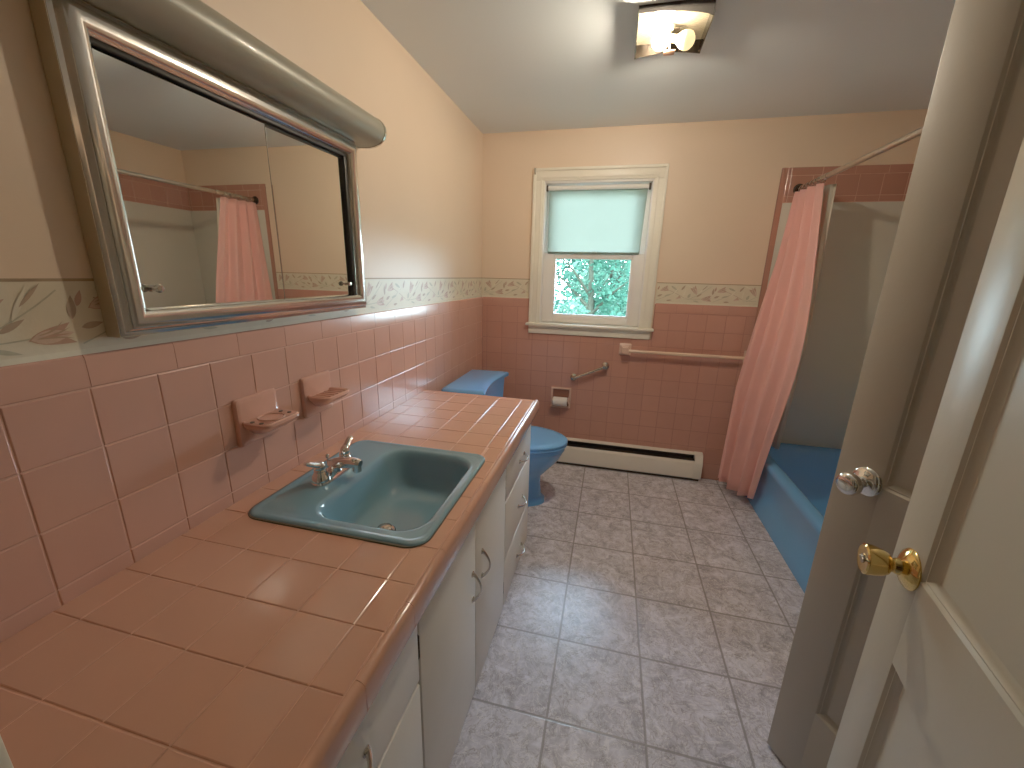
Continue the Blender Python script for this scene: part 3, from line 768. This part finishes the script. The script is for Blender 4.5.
for (y0, y1, x, ky, ks) in ((MY0+.048, .984, .026, .640, 1), (.955, MY1-.062, .018, 1.268, 1)):
    mb = MB(); mb.box((x-.004, y0, MZ0+.047), (x, y1, MZ1-.060), .0008, 1)
    dd = mpart(mb, 'mirror_door', M['mirror'])
    if y0 < .9:
        e = MB(); e.box((x-.005, y1-.0005, MZ0+.047), (x+.0006, y1+.0016, MZ1-.060), .0003, 1); e.build('glass_edge', M['glass_edge'], dd)
    else:
        piv = Vector((x, y0-.9625, 0)); R_ = Matrix.Translation(Vector((x, y0, 0))) @ Matrix.Rotation(math.radians(-.65), 4, 'Z') @ Matrix.Translation(Vector((-x, -y0, 0)))
        dd.data.transform(R_)
    mb = MB(); mb.lathe([(.0075, 0), (.0075, .002), (.0035, .005), (.0035, .012), (.0075, .016), (.0085, .020), (.0065, .025), (.001, .026)], (x, ky, 1.328), (1, 0, 0), 18)
    mb.build('knob', M['chrome_old'], dd)

# bar light over the cabinet
vl = thing('vanity_light', 'long grey rounded bar light above the mirror cabinet', 'light fixture', loc=(0, 0.96, 1.80))
LY0, LY1 = 0.47, 1.438
prof = [(0.002, 1.794), (.045, 1.7915), (.068, 1.794), (.086, 1.800), (.100, 1.810), (.109, 1.823), (.1125, 1.838), (.110, 1.852), (.102, 1.866), (.089, 1.877), (.070, 1.884), (.045, 1.888), (0.002, 1.888)]
def lpart(mb, name, m, **k):
    o = mb.build(name, m, vl, **k); o.location = (0, -0.96, -1.80); return o
mb = MB(); mb.loft([[(x, LY0+.012, z) for x, z in prof], [(x, LY1-.012, z) for x, z in prof]]); lpart(mb, 'housing', M['lamp_housing'], sharp=40)
for y0, y1 in ((LY0, LY0+.012), (LY1-.012, LY1)):
    mb = MB(); cxp, czp = .05, 1.84
    def sc(k): return [(cxp + (x-cxp)*k if x > .003 else .002, czp + (z-czp)*k) for x, z in prof]
    mb.loft([[(x, y0, z) for x, z in sc(1.0 if y0 < 1 else 1.045)], [(x, y0+.003, z) for x, z in sc(1.045)], [(x, y1-.003, z) for x, z in sc(1.045)], [(x, y1, z) for x, z in sc(1.0)]])
    lpart(mb, 'end_cap', M['chrome_frame'], sharp=40)

# ------------------------------------------------------------------ ceiling fixture, shade missing
cf = thing('ceiling_light', 'square chrome ceiling light with exposed bulbs and no shade', 'light fixture', loc=(1.05, 1.84, H))
mb = MB()
hx, hy, dp = .122, .122, .052
def lip(p0, p1, nrm, arch):
    n = 12; rows = [[], [], [], []]
    for k in range(n+1):
        t = k/n; x = lerp(p0[0], p1[0], t); y = lerp(p0[1], p1[1], t)
        zb = -dp + (arch*math.sin(PI*t) if nrm != (0, -1) else .030*math.cos(PI*t/2)**.6)
        for i, (off, z) in enumerate(((0, 0), (0, zb), (-.003, zb), (-.003, -.002))):
            rows[i].append((x + nrm[0]*off, y + nrm[1]*off, z))
    mb.loft(rows, closed=False)
lip((-hx, -hy), (hx, -hy), (0, -1), .016); lip((hx, -hy), (hx, hy), (1, 0), .0); lip((hx, hy), (-hx, hy), (0, 1), .012); lip((-hx, hy), (-hx, -hy), (-1, 0), .0)
mb.build('pan', M['pan_metal'], cf, sharp=50)
mb = MB(); mb.box((-hx+.003, -hy+.003, -.006), (hx-.003, hy-.003, -.001)); mb.build('reflector', M['reflector'], cf)
mb = MB(); mb.tube([(0, 0, 0), (0, 0, -.085)], .004, 10); mb.box((-.03, -.006, -.022), (.03, .006, -.018), .001)
mb.build('stem', M['chrome_old'], cf)
mb = MB(); mb.box((-.019, -.016, -.095), (.019, .016, -.091), .001); mb.build('nut_plate', M['copper'], cf)
def bulb(c, direc, name, m, base=True):
    d = Vector(direc).normalized()
    pr = [(.012, -.052), (.0125, -.034), (.016, -.026), (.022, -.016), (.028, -.004), (.030, .008), (.028, .019), (.021, .028), (.011, .033), (.001, .0345)]
    mb = MB(); mb.lathe(pr, c, d, 24); o = mb.build(name, m, cf, sharp=80)
    mb = MB(); mb.lathe([(.013, -.052), (.013, -.076), (.017, -.076), (.018, -.098), (.012, -.1)], c, d, 18); mb.build('socket', M['heater'], o)
    return o
tag(bulb((-.034, -.050, -.072), (-.25, -.5, -.55), 'bulb', M['bulb_on']), 'lit bulb')
tag(bulb((.045, -.045, -.078), (.6, -.5, -.35), 'bulb', M['bulb_off']), 'unlit frosted bulb with painted glow')

# ------------------------------------------------------------------ toilet
to = thing('toilet', 'blue china toilet between the vanity and the window wall', 'toilet', loc=(0.30, 2.265, 0))
TX, TY = 0.30, 2.265
def tpart(mb, name, m, parent=None, **k):
    o = mb.build(name, m, parent or to, **k)
    if parent is None: o.location = (-TX, -TY, 0)
    return o
def tank_ring(x0, x1, y0, y1, conc, z, r=.02):
    out = []
    n = 12
    for k in range(n+1):          # front edge from near to far, concave in the middle
        t = k/n; out.append((x1 - conc*math.sin(PI*t)**1.0, lerp(y0, y1, t), z))
    out += [(x0+r, y1, z), (x0, y1-r, z), (x0, y0+r, z), (x0+r, y0, z)]
    return out
mb = MB()
mb.loft([tank_ring(.07, .255, 2.035, 2.485, .02, .40), tank_ring(.06, .262, 2.025, 2.495, .024, .42), tank_ring(.05, .278, 2.015, 2.51, .03, .722)])
tpart(mb, 'tank', M['toilet'], sharp=40)
mb = MB()
mb.loft([tank_ring(.045, .288, 2.008, 2.518, .032, .7225), tank_ring(.042, .300, 2.0, 2.526, .034, .728), tank_ring(.042, .302, 2.0, 2.526, .034, .746),
         tank_ring(.050, .292, 2.008, 2.518, .034, .756), tank_ring(.062, .262, 2.022, 2.504, .034, .760)])
tpart(mb, 'tank_lid', M['toilet'], sharp=40)
def egg(x0, x1, cy, hw, z, n=36, sq=0.0):
    L = x1-x0; out = []
    xm = x0 + L*0.42
    for k in range(n):
        a = 2*PI*k/n; c, s = math.cos(a), math.sin(a)
        x = xm + (x1-xm)*c if c > 0 else xm + (xm-x0)*c*1.0
        if c < 0: s = math.copysign(abs(s)**(1-sq*0.5), s)
        out.append((x, cy + hw*s, z))
    return out
cy = TY
mb = MB()
mb.loft([egg(.17, .615, cy, .115, 0, sq=.6), egg(.17, .615, cy, .115, .028, sq=.7), egg(.175, .604, cy, .107, .036, sq=.7), egg(.18, .592, cy, .098, .040, sq=.6), egg(.18, .582, cy, .090, .13, sq=.5),
         egg(.18, .585, cy, .10, .18, sq=.4), egg(.18, .64, cy, .135, .24, sq=.3), egg(.19, .69, cy, .16, .30, sq=.3), egg(.20, .712, cy, .172, .345, sq=.3), egg(.20, .716, cy, .175, .36, sq=.3), egg(.20, .722, cy, .178, .363, sq=.3), egg(.20, .722, cy, .178, .384, sq=.3), egg(.21, .71, cy, .168, .388, sq=.3)])
tpart(mb, 'bowl', M['toilet'], sharp=50)
mb = MB(); mb.box((.06, cy-.15, .34), (.27, cy+.15, .401), .02, 3); tpart(mb, 'rear_deck', M['toilet'])
mb = MB(); mb.loft([egg(.25, .728, cy, .182, .391, sq=.4), egg(.245, .735, cy, .186, .395, sq=.4), egg(.245, .735, cy, .186, .403, sq=.4), egg(.25, .728, cy, .182, .407, sq=.4)])
tpart(mb, 'seat', M['seat'], sharp=50)
mb = MB(); mb.loft([egg(.25, .730, cy, .183, .4095, sq=.4), egg(.245, .737, cy, .187, .413, sq=.4), egg(.245, .737, cy, .187, .422, sq=.4), egg(.252, .728, cy, .180, .428, sq=.4), egg(.29, .69, cy, .145, .431, sq=.4)])
tpart(mb, 'lid', M['seat'], sharp=60)
for s in (-1, 1):
    mb = MB(); mb.tube([(.262, cy+s*.075-.02, .414), (.262, cy+s*.075+.02, .414)], .011, 12)
    tpart(mb, 'hinge', M['seat'])
mb = MB(); mb.lathe([(.012, 0), (.012, .008), (.006, .012)], (.268, 2.085, .66), (1, 0, 0), 14); mb.tube([(.279, 2.085, .66), (.282, 2.11, .655), (.282, 2.145, .648)], [.005, .006, .005], 10)
tpart(mb, 'flush_lever', M['chrome'])

# ------------------------------------------------------------------ fittings on the window wall
tp = thing('toilet_paper_holder', 'pink ceramic recessed toilet paper holder beside the toilet', 'toilet paper holder', loc=(.615, D-TH, .507))
hw, hh = .073, .077
mb = MB()
def fr_(i, y): return [(p[0], y, p[1]) for p in [(q[0], q[1]) for q in rrect(-hw+i, hw-i, -hh+i, hh-i, .006, 0, 4)]]
mb.loft([fr_(0, 0), fr_(0, -.010), fr_(.003, -.014), fr_(.010, -.014), fr_(.013, -.010), fr_(.014, -.001)], cap0=False)
mb.build('surround_frame', M['ceramic_pale'], tp)
mb = MB(); mb.box((-hw+.012, -.0012, -hh+.012), (hw-.012, -.0004, hh-.012)); mb.build('recess_shade_plate', M['recess'], tp)
for s in (-1, 1):
    mb = MB(); mb.box((s*.062-.006, -.052, -.03), (s*.062+.006, -.001, .012), .004)
    mb.build('side_post', M['ceramic_pale'], tp)
mb = MB(); mb.tube([(-.058, -.036, -.012), (.058, -.036, -.012)], .008, 14); mb.build('roller', M['rod_ivory'], tp)
tr = thing('toilet_paper_roll', 'white toilet paper roll on the recessed pink holder', 'toilet paper', loc=(.615, D-TH-.036, .495-.017))
mb = MB(); mb.lathe([(.019, -.050), (.031, -.050), (.0325, -.048), (.0325, .048), (.031, .050), (.019, .050), (.019, -.0499)], (0, 0, 0), (1, 0, 0), 32)
mb.build('tissue', M['toilet_paper'], tr)
mb = MB(); mb.lathe([(.0188, -.051), (.0188, .051), (.0175, .051), (.0175, -.051), (.0188, -.051)], (0, 0, 0), (1, 0, 0), 28); mb.build('core', M['cardboard'], tr)
tr.location = (.615, D-TH-.036, .4855)

gb = thing('grab_bar', 'short chrome grab bar mounted at a slant under the window', 'grab bar', loc=(.808, D-TH, .716))
a, b = Vector((-.108, -.040, -.048)), Vector((.108, -.040, .052))
mb = MB(); d = (b-a).normalized(); mb.tube([a - d*.012, a, b, b + d*.012], [.009, .0105, .0105, .009], 16); mb.build('bar', M['chrome_old'], gb)
for p in (a, b):
    mb = MB(); mb.lathe([(.026, 0), (.026, .006), (.020, .011), (.013, .018), (.012, .034), (.0155, .040), (.0145, .050), (.004, .055)], (p.x, 0, p.z), (0, -1, 0), 24); mb.build('flange', M['chrome_old'], gb)

tb = thing('towel_bar', 'ivory towel bar on pink ceramic posts right of the window', 'towel bar', loc=(1.41, D-TH, .895))
mb = MB(); mb.tube([(-.36, -.048, -.004), (.40, -.048, -.004)], .0105, 14); mb.build('bar', M['rod_ivory'], tb)
for px in (-.372, .412):
    mb = MB()
    def fp(i, y): return [(px+p[0], y, p[1]) for p in [(q[0], q[1]) for q in rrect(-.040+i, .040-i, -.040+i, .040-i, .006, 0, 4)]]
    mb.loft([fp(0, 0), fp(0, -.006), fp(.004, -.010), fp(.016, -.014), fp(.020, -.03), fp(.018, -.046), fp(.018, -.062), fp(.021, -.066)])
    mb.build('post', M['ceramic_pale'], tb)

# baseboard heater
hx0, hx1 = .30, 1.628
bh = thing('baseboard_heater', 'white baseboard heater along the floor under the window', 'heater', loc=(.96, D, 0))
def hpart(mb, name, m, **k):
    o = mb.build(name, m, bh, **k); o.location = (-.96, -D, 0); return o
Y = D - TH
mb = MB()
mb.prism([(Y, .022), (Y-.004, .022), (Y-.004, .182), (Y-.030, .186), (Y-.031, .190), (Y-.004, .198), (Y, .198)], 0, hx0, hx1-.05); hpart(mb, 'back_panel', M['heater'])
mb = MB()
mb.prism([(Y-.058, .020), (Y-.062, .024), (Y-.062, .128), (Y-.056, .142), (Y-.040, .152), (Y-.039, .149), (Y-.053, .139), (Y-.058, .127)], 0, hx0, hx1-.05); hpart(mb, 'front_cover', M['heater'])
mb = MB()
mb.prism([(Y, .020), (Y-.062, .020), (Y-.064, .026), (Y-.064, .130), (Y-.058, .146), (Y-.036, .188), (Y-.004, .200), (Y, .200)], 0, hx1-.052, hx1); hpart(mb, 'end_cap', M['heater'], sharp=25)
mb = MB()
x = hx0+.02
while x < hx1-.06:
    mb.box((x, Y-.05, .05), (x+.0012, Y-.008, .128)); x += .012
mb.tube([(hx0+.005, Y-.03, .09), (hx1-.05, Y-.03, .09)], .010, 12); mb.box((hx0, Y-.0075, .03), (hx1-.05, Y-.0045, .180)); mb.box((hx0, Y-.057, .024), (hx1-.05, Y-.05, .03)); mb.box((hx0, Y-.05, .150), (hx1-.05, Y-.01, .154))
mb.box((hx0, Y-.056, .0005), (hx1-.01, Y-.002, .018))  # dark filler strips paint the shade in the slot and below the heater
hpart(mb, 'fins_and_slot_shade', M['fins'])

# ------------------------------------------------------------------ bathtub
bt = thing('bathtub', 'blue enamel bathtub in the white walled alcove', 'bathtub', loc=(2.23, 2.11, 0))
def btpart(mb, name, m, **k):
    o = mb.build(name, m, bt, **k); o.location = (-2.23, -2.11, 0); return o
X0, X1, Y0, Y1 = 1.888, XT-.008, YT+.006, D-.008
def tr_(d0, d, r, z, n=8, dy=None): return rrect(X0+d0, X1-d, Y0+(d if dy is None else dy), Y1-(d if dy is None else dy), r, z, n)
mb = MB()
mb.loft([tr_(0, 0, .004, 0), tr_(0, 0, .004, .064), tr_(.008, 0, .004, .070), tr_(.008, 0, .004, .092), tr_(.017, 0, .004, .100), tr_(.017, 0, .004, .20), tr_(.012, 0, .004, .270), tr_(.002, 0, .005, .298), tr_(.0, 0, .006, .312), tr_(.003, .001, .010, .326), tr_(.013, .006, .014, .335), tr_(.03, .02, .03, .339),
         tr_(.055, .03, .06, .337, dy=.06), tr_(.068, .042, .10, .328, dy=.075), tr_(.078, .055, .12, .30, dy=.09), tr_(.095, .075, .13, .20, dy=.13), tr_(.115, .10, .13, .10, dy=.18), tr_(.15, .13, .12, .065, dy=.23), tr_(.22, .20, .08, .055, dy=.32)])
btpart(mb, 'tub_shell', M['tub'], sharp=60)
mb = MB(); mb.lathe([(.028, 0), (.028, .004), (.02, .006), (.001, .005)], (2.24, 1.72, .056), n=20); btpart(mb, 'tub_drain', M['chrome'])

# curtain rod, rings, curtain and liner
RX, RZ = 1.918, 1.888
cr = thing('curtain_rod', 'grey metal shower rod across the bathtub alcove', 'curtain rod', loc=(RX, 2.11, RZ))
mb = MB(); mb.tube([(0, YT-2.11+.012, 0), (0, D-2.11-.02, 0)], .0125, 18); mb.build('rod', M['rod_grey'], cr)
mb = MB(); mb.tube([(0, 0.42, 0), (0, D-2.11-.02, 0)], .0150, 18); mb.build('sleeve', M['chrome_old'], cr)
for y, s in ((D-2.11-TH-.001, -1), (YT-2.11+.004, 1)):
    mb = MB(); mb.lathe([(.030, 0), (.030, .004), (.022, .010), (.019, .024), (.017, .026)], (0, y, 0), (0, s, 0), 22); mb.build('flange', M['pan_metal'], cr)

def sheet(name, label, cat, m, left, right, ztop, zbot, folds, amp_t, amp_b, ph, hem, nu=120, nv=34):
    mb = MB(); rows = []
    for j in range(nv+1):
        t = j/nv; z = lerp(ztop, zbot, t)
        l = Vector(interp(left, z)); r = Vector(interp(right, z)); row = []
        dvec = r-l; nrm = Vector((-dvec.y, dvec.x)).normalized()
        amp = lerp(amp_t, amp_b, t**0.8)
        for i in range(nu+1):
            s = i/nu
            sw = s + 0.03*math.sin(2*PI*s*1.3 + 1.2*t + ph)*(1-abs(2*s-1))
            e = min(1.0, 6*s, 6*(1-s))
            f = math.sin(2*PI*folds*s + ph + 0.5*math.sin(3*t+ph)) + 0.35*math.sin(2*PI*folds*2.1*s + 1.7*ph + 1.4*t)*(1-t*0.5)
            p = l + dvec*sw + nrm*amp*f*(0.35+0.65*e)
            zz = z + hem*t*math.sin(2*PI*1.2*s+0.5)
            row.append((p.x, p.y, zz))
        rows.append(row)
    mb.loft(rows, closed=False)
    o = mb.build(name, m, sharp=180)
    md = o.modifiers.new('thickness', 'SOLIDIFY'); md.thickness = 0.0015
    return tag(o, label, cat)
sheet('shower_curtain', 'pink fabric shower curtain bunched at the window end of the tub', 'shower curtain', M['curtain'],
      [(1.872, (1.892, 2.855)), (1.49, (1.846, 2.83)), (1.08, (1.776, 2.785)), (.72, (1.732, 2.772)), (.07, (1.712, 2.745))],
      [(1.872, (1.918, 2.575)), (1.28, (1.912, 2.43)), (1.12, (1.905, 2.392)), (.97, (1.896, 2.372)), (.85, (1.888, 2.368)), (.72, (1.879, 2.380)), (.55, (1.872, 2.410)), (.36, (1.866, 2.448)), (.07, (1.860, 2.50))],
      1.862, .075, 3.9, .019, .028, 0.9, .012)
sheet('shower_curtain_liner', 'white shower liner hanging inside the pink curtain', 'shower liner', M['liner'],
      [(1.872, (1.930, 2.67)), (1.5, (1.925, 2.60)), (1.1, (1.918, 2.53)), (.75, (1.925, 2.55)), (.35, (1.975, 2.68))],
      [(1.872, (1.990, 2.60)), (1.5, (1.974, 2.54)), (1.1, (1.958, 2.475)), (.75, (1.955, 2.50)), (.35, (1.985, 2.62))],
      1.862, .38, 2.0, .007, .009, 2.0, .004, 70, 24)
rg = thing('curtain_ring', 'dark metal curtain ring on the shower rod', 'curtain ring', group='rings holding the pink curtain', loc=(RX, 2.60, RZ))
mb = MB(); mb.tube([(.020*math.cos(a), .0, .020*math.sin(a)-.008) for a in [2*PI*k/20 for k in range(21)]], .0016, 8)
mb.build('wire_loop', M['pull'], rg)
for k, y in enumerate((2.64, 2.685, 2.73, 2.775, 2.82)):
    c = copy_tree(rg); c.location = (RX, y, RZ)

# ------------------------------------------------------------------ panel doors
def panel_door(name, label, hinge, ang, width, height, m, knob_m, knob_kind, kz, th=.034):
    """hinge = floor point of the visible face at the hinge edge; the door runs along +Y in its own space, visible face towards -X"""
    t = thing(name, label, 'door', loc=(hinge[0], hinge[1], 0), rotz=-ang, kind='structure')
    z0, z1 = .008, height
    stl = .093 if knob_kind == 'brass' else .102; p = [(.262, .772), (.930, height-.13)]
    mb = MB()
    mb.box((0, 0, z0), (th, stl, z1), .002); mb.box((0, width-stl, z0), (th, width, z1), .002)
    for a, b in ((z0, p[0][0]), (p[0][1], p[1][0]), (p[1][1], z1)): mb.box((0, stl-.001, a), (th, width-stl+.001, b), .0)
    for a, b in p:      # stepped sticking around each panel
        for side in (0, 1):
            x = lambda q: q if side == 0 else th-q
            rr = [(0, 0.0), (.005, .004), (.007, .004), (.015, .0125), (.018, .0135)]
            mb.loft([[(x(h), stl+d, a+d), (x(h), width-stl-d, a+d), (x(h), width-stl-d, b-d), (x(h), stl+d, b-d)] for d, h in rr], cap0=False, cap1=False)
    o = st(mb.build('door_frame', m, t, sharp=30))
    for a, b in p:
        mb = MB(); mb.box((.0133, stl+.014, a+.014), (th-.0133, width-stl-.014, b-.014)); st(mb.build('panel', m, t))
    ky = width-(.062 if knob_kind == 'brass' else .071)
    mb = MB()
    if knob_kind == 'brass':
        mb.lathe([(.033, 0), (.0335, .002), (.031, .006), (.022, .011), (.0135, .015), (.0125, .020), (.0115, .022), (.0115, .025)], (0, ky, kz), (-1, 0, 0), 30)
        rose = st(mb.build('rose', knob_m, t))
        mb = MB(); mb.lathe([(.0115, .024), (.012, .026), (.018, .030), (.0215, .037), (.024, .047), (.0255, .057), (.0250, .060), (.022, .062), (.019, .0615), (.001, .0615)], (0, ky, kz), (-1, 0, 0), 30)
        kn = st(mb.build('knob', knob_m, t))
        mb = MB(); mb.lathe([(.008, .0615), (.008, .0625), (.001, .0628)], (0, ky, kz), (-1, 0, 0), 16); mb.box((-.0645, ky-.0065, kz-.0018), (-.062, ky+.0065, kz+.0018), .0008)
        st(mb.build('lock_button', M['chrome_old'], kn))
    else:
        mb.lathe([(.034, 0), (.0345, .002), (.032, .006), (.024, .010), (.015, .013), (.0115, .017), (.0115, .026)], (0, ky, kz), (-1, 0, 0), 30)
        rose = st(mb.build('rose', knob_m, t))
        mb = MB(); mb.lathe([(.0115, .026), (.013, .030), (.021, .036), (.0255, .044), (.0265, .052), (.025, .059), (.020, .064), (.012, .0655), (.001, .066)], (0, ky, kz), (-1, 0, 0), 30)
        st(mb.build('knob', knob_m, t))
    mb = MB()      # other side
    mb.lathe([(.033, 0), (.031, .006), (.0125, .015), (.0115, .030), (.022, .042), (.025, .056), (.018, .066), (.001, .067)], (th, ky, kz), (1, 0, 0), 24)
    st(mb.build('outer_knob', knob_m, t))
    for hz in (.25, 1.0, 1.75):
        mb = MB(); mb.tube([(th+.002, -.003, hz-.045), (th+.002, -.003, hz+.045)], .006, 10)
        st(mb.build('hinge', knob_m, t))
    return t
A1 = math.radians(11)
W1 = .655
e1 = Vector((1.438, .752))
panel_door('door_1', 'cream panelled entry door with brass knob, standing open nearest the camera', (e1.x - W1*math.sin(A1), e1.y - W1*math.cos(A1)), A1, W1, 1.985, M['door'], M['brass'], 'brass', .930)
A2 = math.radians(-27)
W2 = .74
e2 = Vector((1.497, 1.082))
panel_door('door_2', 'taupe panelled closet door with chrome knob, ajar behind the entry door', (e2.x - W2*math.sin(A2), e2.y - W2*math.cos(A2)), A2, W2, 1.985, M['door_far'], M['chrome'], 'chrome', .930)

# ------------------------------------------------------------------ outside
mb = MB(); mb.box((-20, D+.3, -.9), (22, 40, -.8))
tag(mb.build('ground', M['grass']), 'lawn outside the window', 'ground', kind='structure')
def tree(name, label, cat, x, y, h, r, leaves, lm, seed, tz=.35, group=None, ls=1.0):
    rnd = random.Random(seed)
    t = thing(name, label, cat, group=group, loc=(x, y, -.8))
    mb = MB(); mb.tube([(0, 0, 0), (.05*r, .03, h*.35), (-.03*r, 0, h*.7), (0, 0, h*.92)], [.06*r+.03, .05*r+.02, .03*r+.01, .01], 10)
    for k in range(5):
        a = rnd.uniform(0, 2*PI); zz = h*rnd.uniform(.3, .6)
        mb.tube([(0, 0, zz), (.4*r*math.cos(a), .4*r*math.sin(a), zz+h*.12), (.75*r*math.cos(a), .75*r*math.sin(a), zz+h*.2)], [.03*r, .02*r, .006], 7)
    mb.build('trunk', M['bark'], t)
    mb = MB()
    blobs = [(rnd.gauss(0, .42)*r, rnd.gauss(0, .42)*r, h*(tz + (1-tz)*rnd.random()), r*rnd.uniform(.25, .5)) for _ in range(int(26*ls))]
    for k in range(leaves):
        bx_, by_, bz_, br = rnd.choice(blobs)
        d = Vector((rnd.gauss(0, 1), rnd.gauss(0, 1), rnd.gauss(0, 1))).normalized()*br*rnd.uniform(.65, 1.0)
        c = Vector((bx_, by_, bz_)) + d
        u = Vector((rnd.gauss(0, 1), rnd.gauss(0, 1), rnd.gauss(0, .6))).normalized(); w = u.cross(Vector((rnd.gauss(0, 1), rnd.gauss(0, 1), 1))).normalized()
        L_ = rnd.uniform(.06, .12)*ls; W_ = L_*.42
        mb.quad(c-u*L_*.5, c+w*W_*.5, c+u*L_*.5, c-w*W_*.5)
    mb.build('foliage', lm, t, sharp=180, recalc=False)
    return t
tree('tree', 'bright green leafy tree filling the middle of the window view', 'tree', .55, 7.4, 3.4, 1.0, 5000, M['leaf_a'], 11, .12, ls=1.3)
tree('tree', 'pale green tree behind the nearest tree outside the window', 'tree', .9, 11.8, 5.0, 1.6, 6000, M['leaf_b'], 13, .1, ls=2.0)
tree('shrub', 'low pale shrub at the foot of the window view', 'shrub', .3, 5.2, 1.75, .5, 1800, M['leaf_b'], 14, .1)
tree('tree', 'deep green tree at the left side of the window view', 'tree', -4.6, 13.2, 6.5, 1.9, 7000, M['leaf_c'], 16, .05, ls=2.4)
tree('tree', 'tall deep green tree behind the others outside the window', 'tree', -.2, 18.5, 8, 2.8, 11000, M['leaf_c'], 15, .05, ls=3.2)

# ------------------------------------------------------------------ light
w = bpy.data.worlds.new('sky'); S.world = w; w.use_nodes = True
nt = w.node_tree; bg = nt.nodes['Background']
tc = nt.nodes.new('ShaderNodeTexCoord'); sp = nt.nodes.new('ShaderNodeSeparateXYZ'); nt.links.new(tc.outputs['Generated'], sp.inputs['Vector'])
rp = nt.nodes.new('ShaderNodeValToRGB'); rp.color_ramp.elements[0].color = (.76, .92, 1.0, 1); rp.color_ramp.elements[1].color = (.40, .62, 1.0, 1)
nt.links.new(sp.outputs['Z'], rp.inputs['Fac']); nt.links.new(rp.outputs['Color'], bg.inputs['Color'])
bg.inputs['Strength'].default_value = 19.0
sn = bpy.data.lights.new('sun', 'SUN'); sn.energy = 7.0; sn.angle = .02; sn.color = (1, .96, .88)
so = bpy.data.objects.new('sun', sn); COL.objects.link(so); so.rotation_euler = (math.radians(38), 0, math.radians(18))
pl = bpy.data.lights.new('window_portal', 'AREA'); pl.shape = 'RECTANGLE'; pl.size = WX1-WX0; pl.size_y = WZ1-WZ0
pl.cycles.is_portal = True
po = bpy.data.objects.new('window_portal', pl); COL.objects.link(po); po.location = ((WX0+WX1)/2, D+.17, (WZ0+WZ1)/2); po.rotation_euler = (math.radians(-90), 0, 0)

# ------------------------------------------------------------------ camera
yaw, pitch, roll, F = -0.2327, -0.2627, 0.0249, 405.9
f = Vector((math.sin(yaw)*math.cos(pitch), math.cos(yaw)*math.cos(pitch), math.sin(pitch)))
r = Vector((math.cos(yaw), -math.sin(yaw), 0)); u = r.cross(f)
r2 = r*math.cos(roll) + u*math.sin(roll); u2 = -r*math.sin(roll) + u*math.cos(roll)
cam = bpy.data.cameras.new('camera'); cam.sensor_fit = 'HORIZONTAL'; cam.sensor_width = 36; cam.lens = F*36/1024; cam.clip_start = .01; cam.clip_end = 200
co = bpy.data.objects.new('camera', cam); COL.objects.link(co)
mw = Matrix((r2, u2, -f)).transposed().to_4x4(); mw.translation = Vector((0.9241, 0, 1.3715)); co.matrix_world = mw
S.camera = co
S.view_settings.view_transform = 'Standard'
S.view_settings.exposure = 0.5
S.view_settings.gamma = 1.3
S.cycles.use_denoising = True
S.cycles.max_bounces = 10; S.cycles.diffuse_bounces = 6; S.cycles.transparent_max_bounces = 12
S.cycles.sample_clamp_indirect = 6
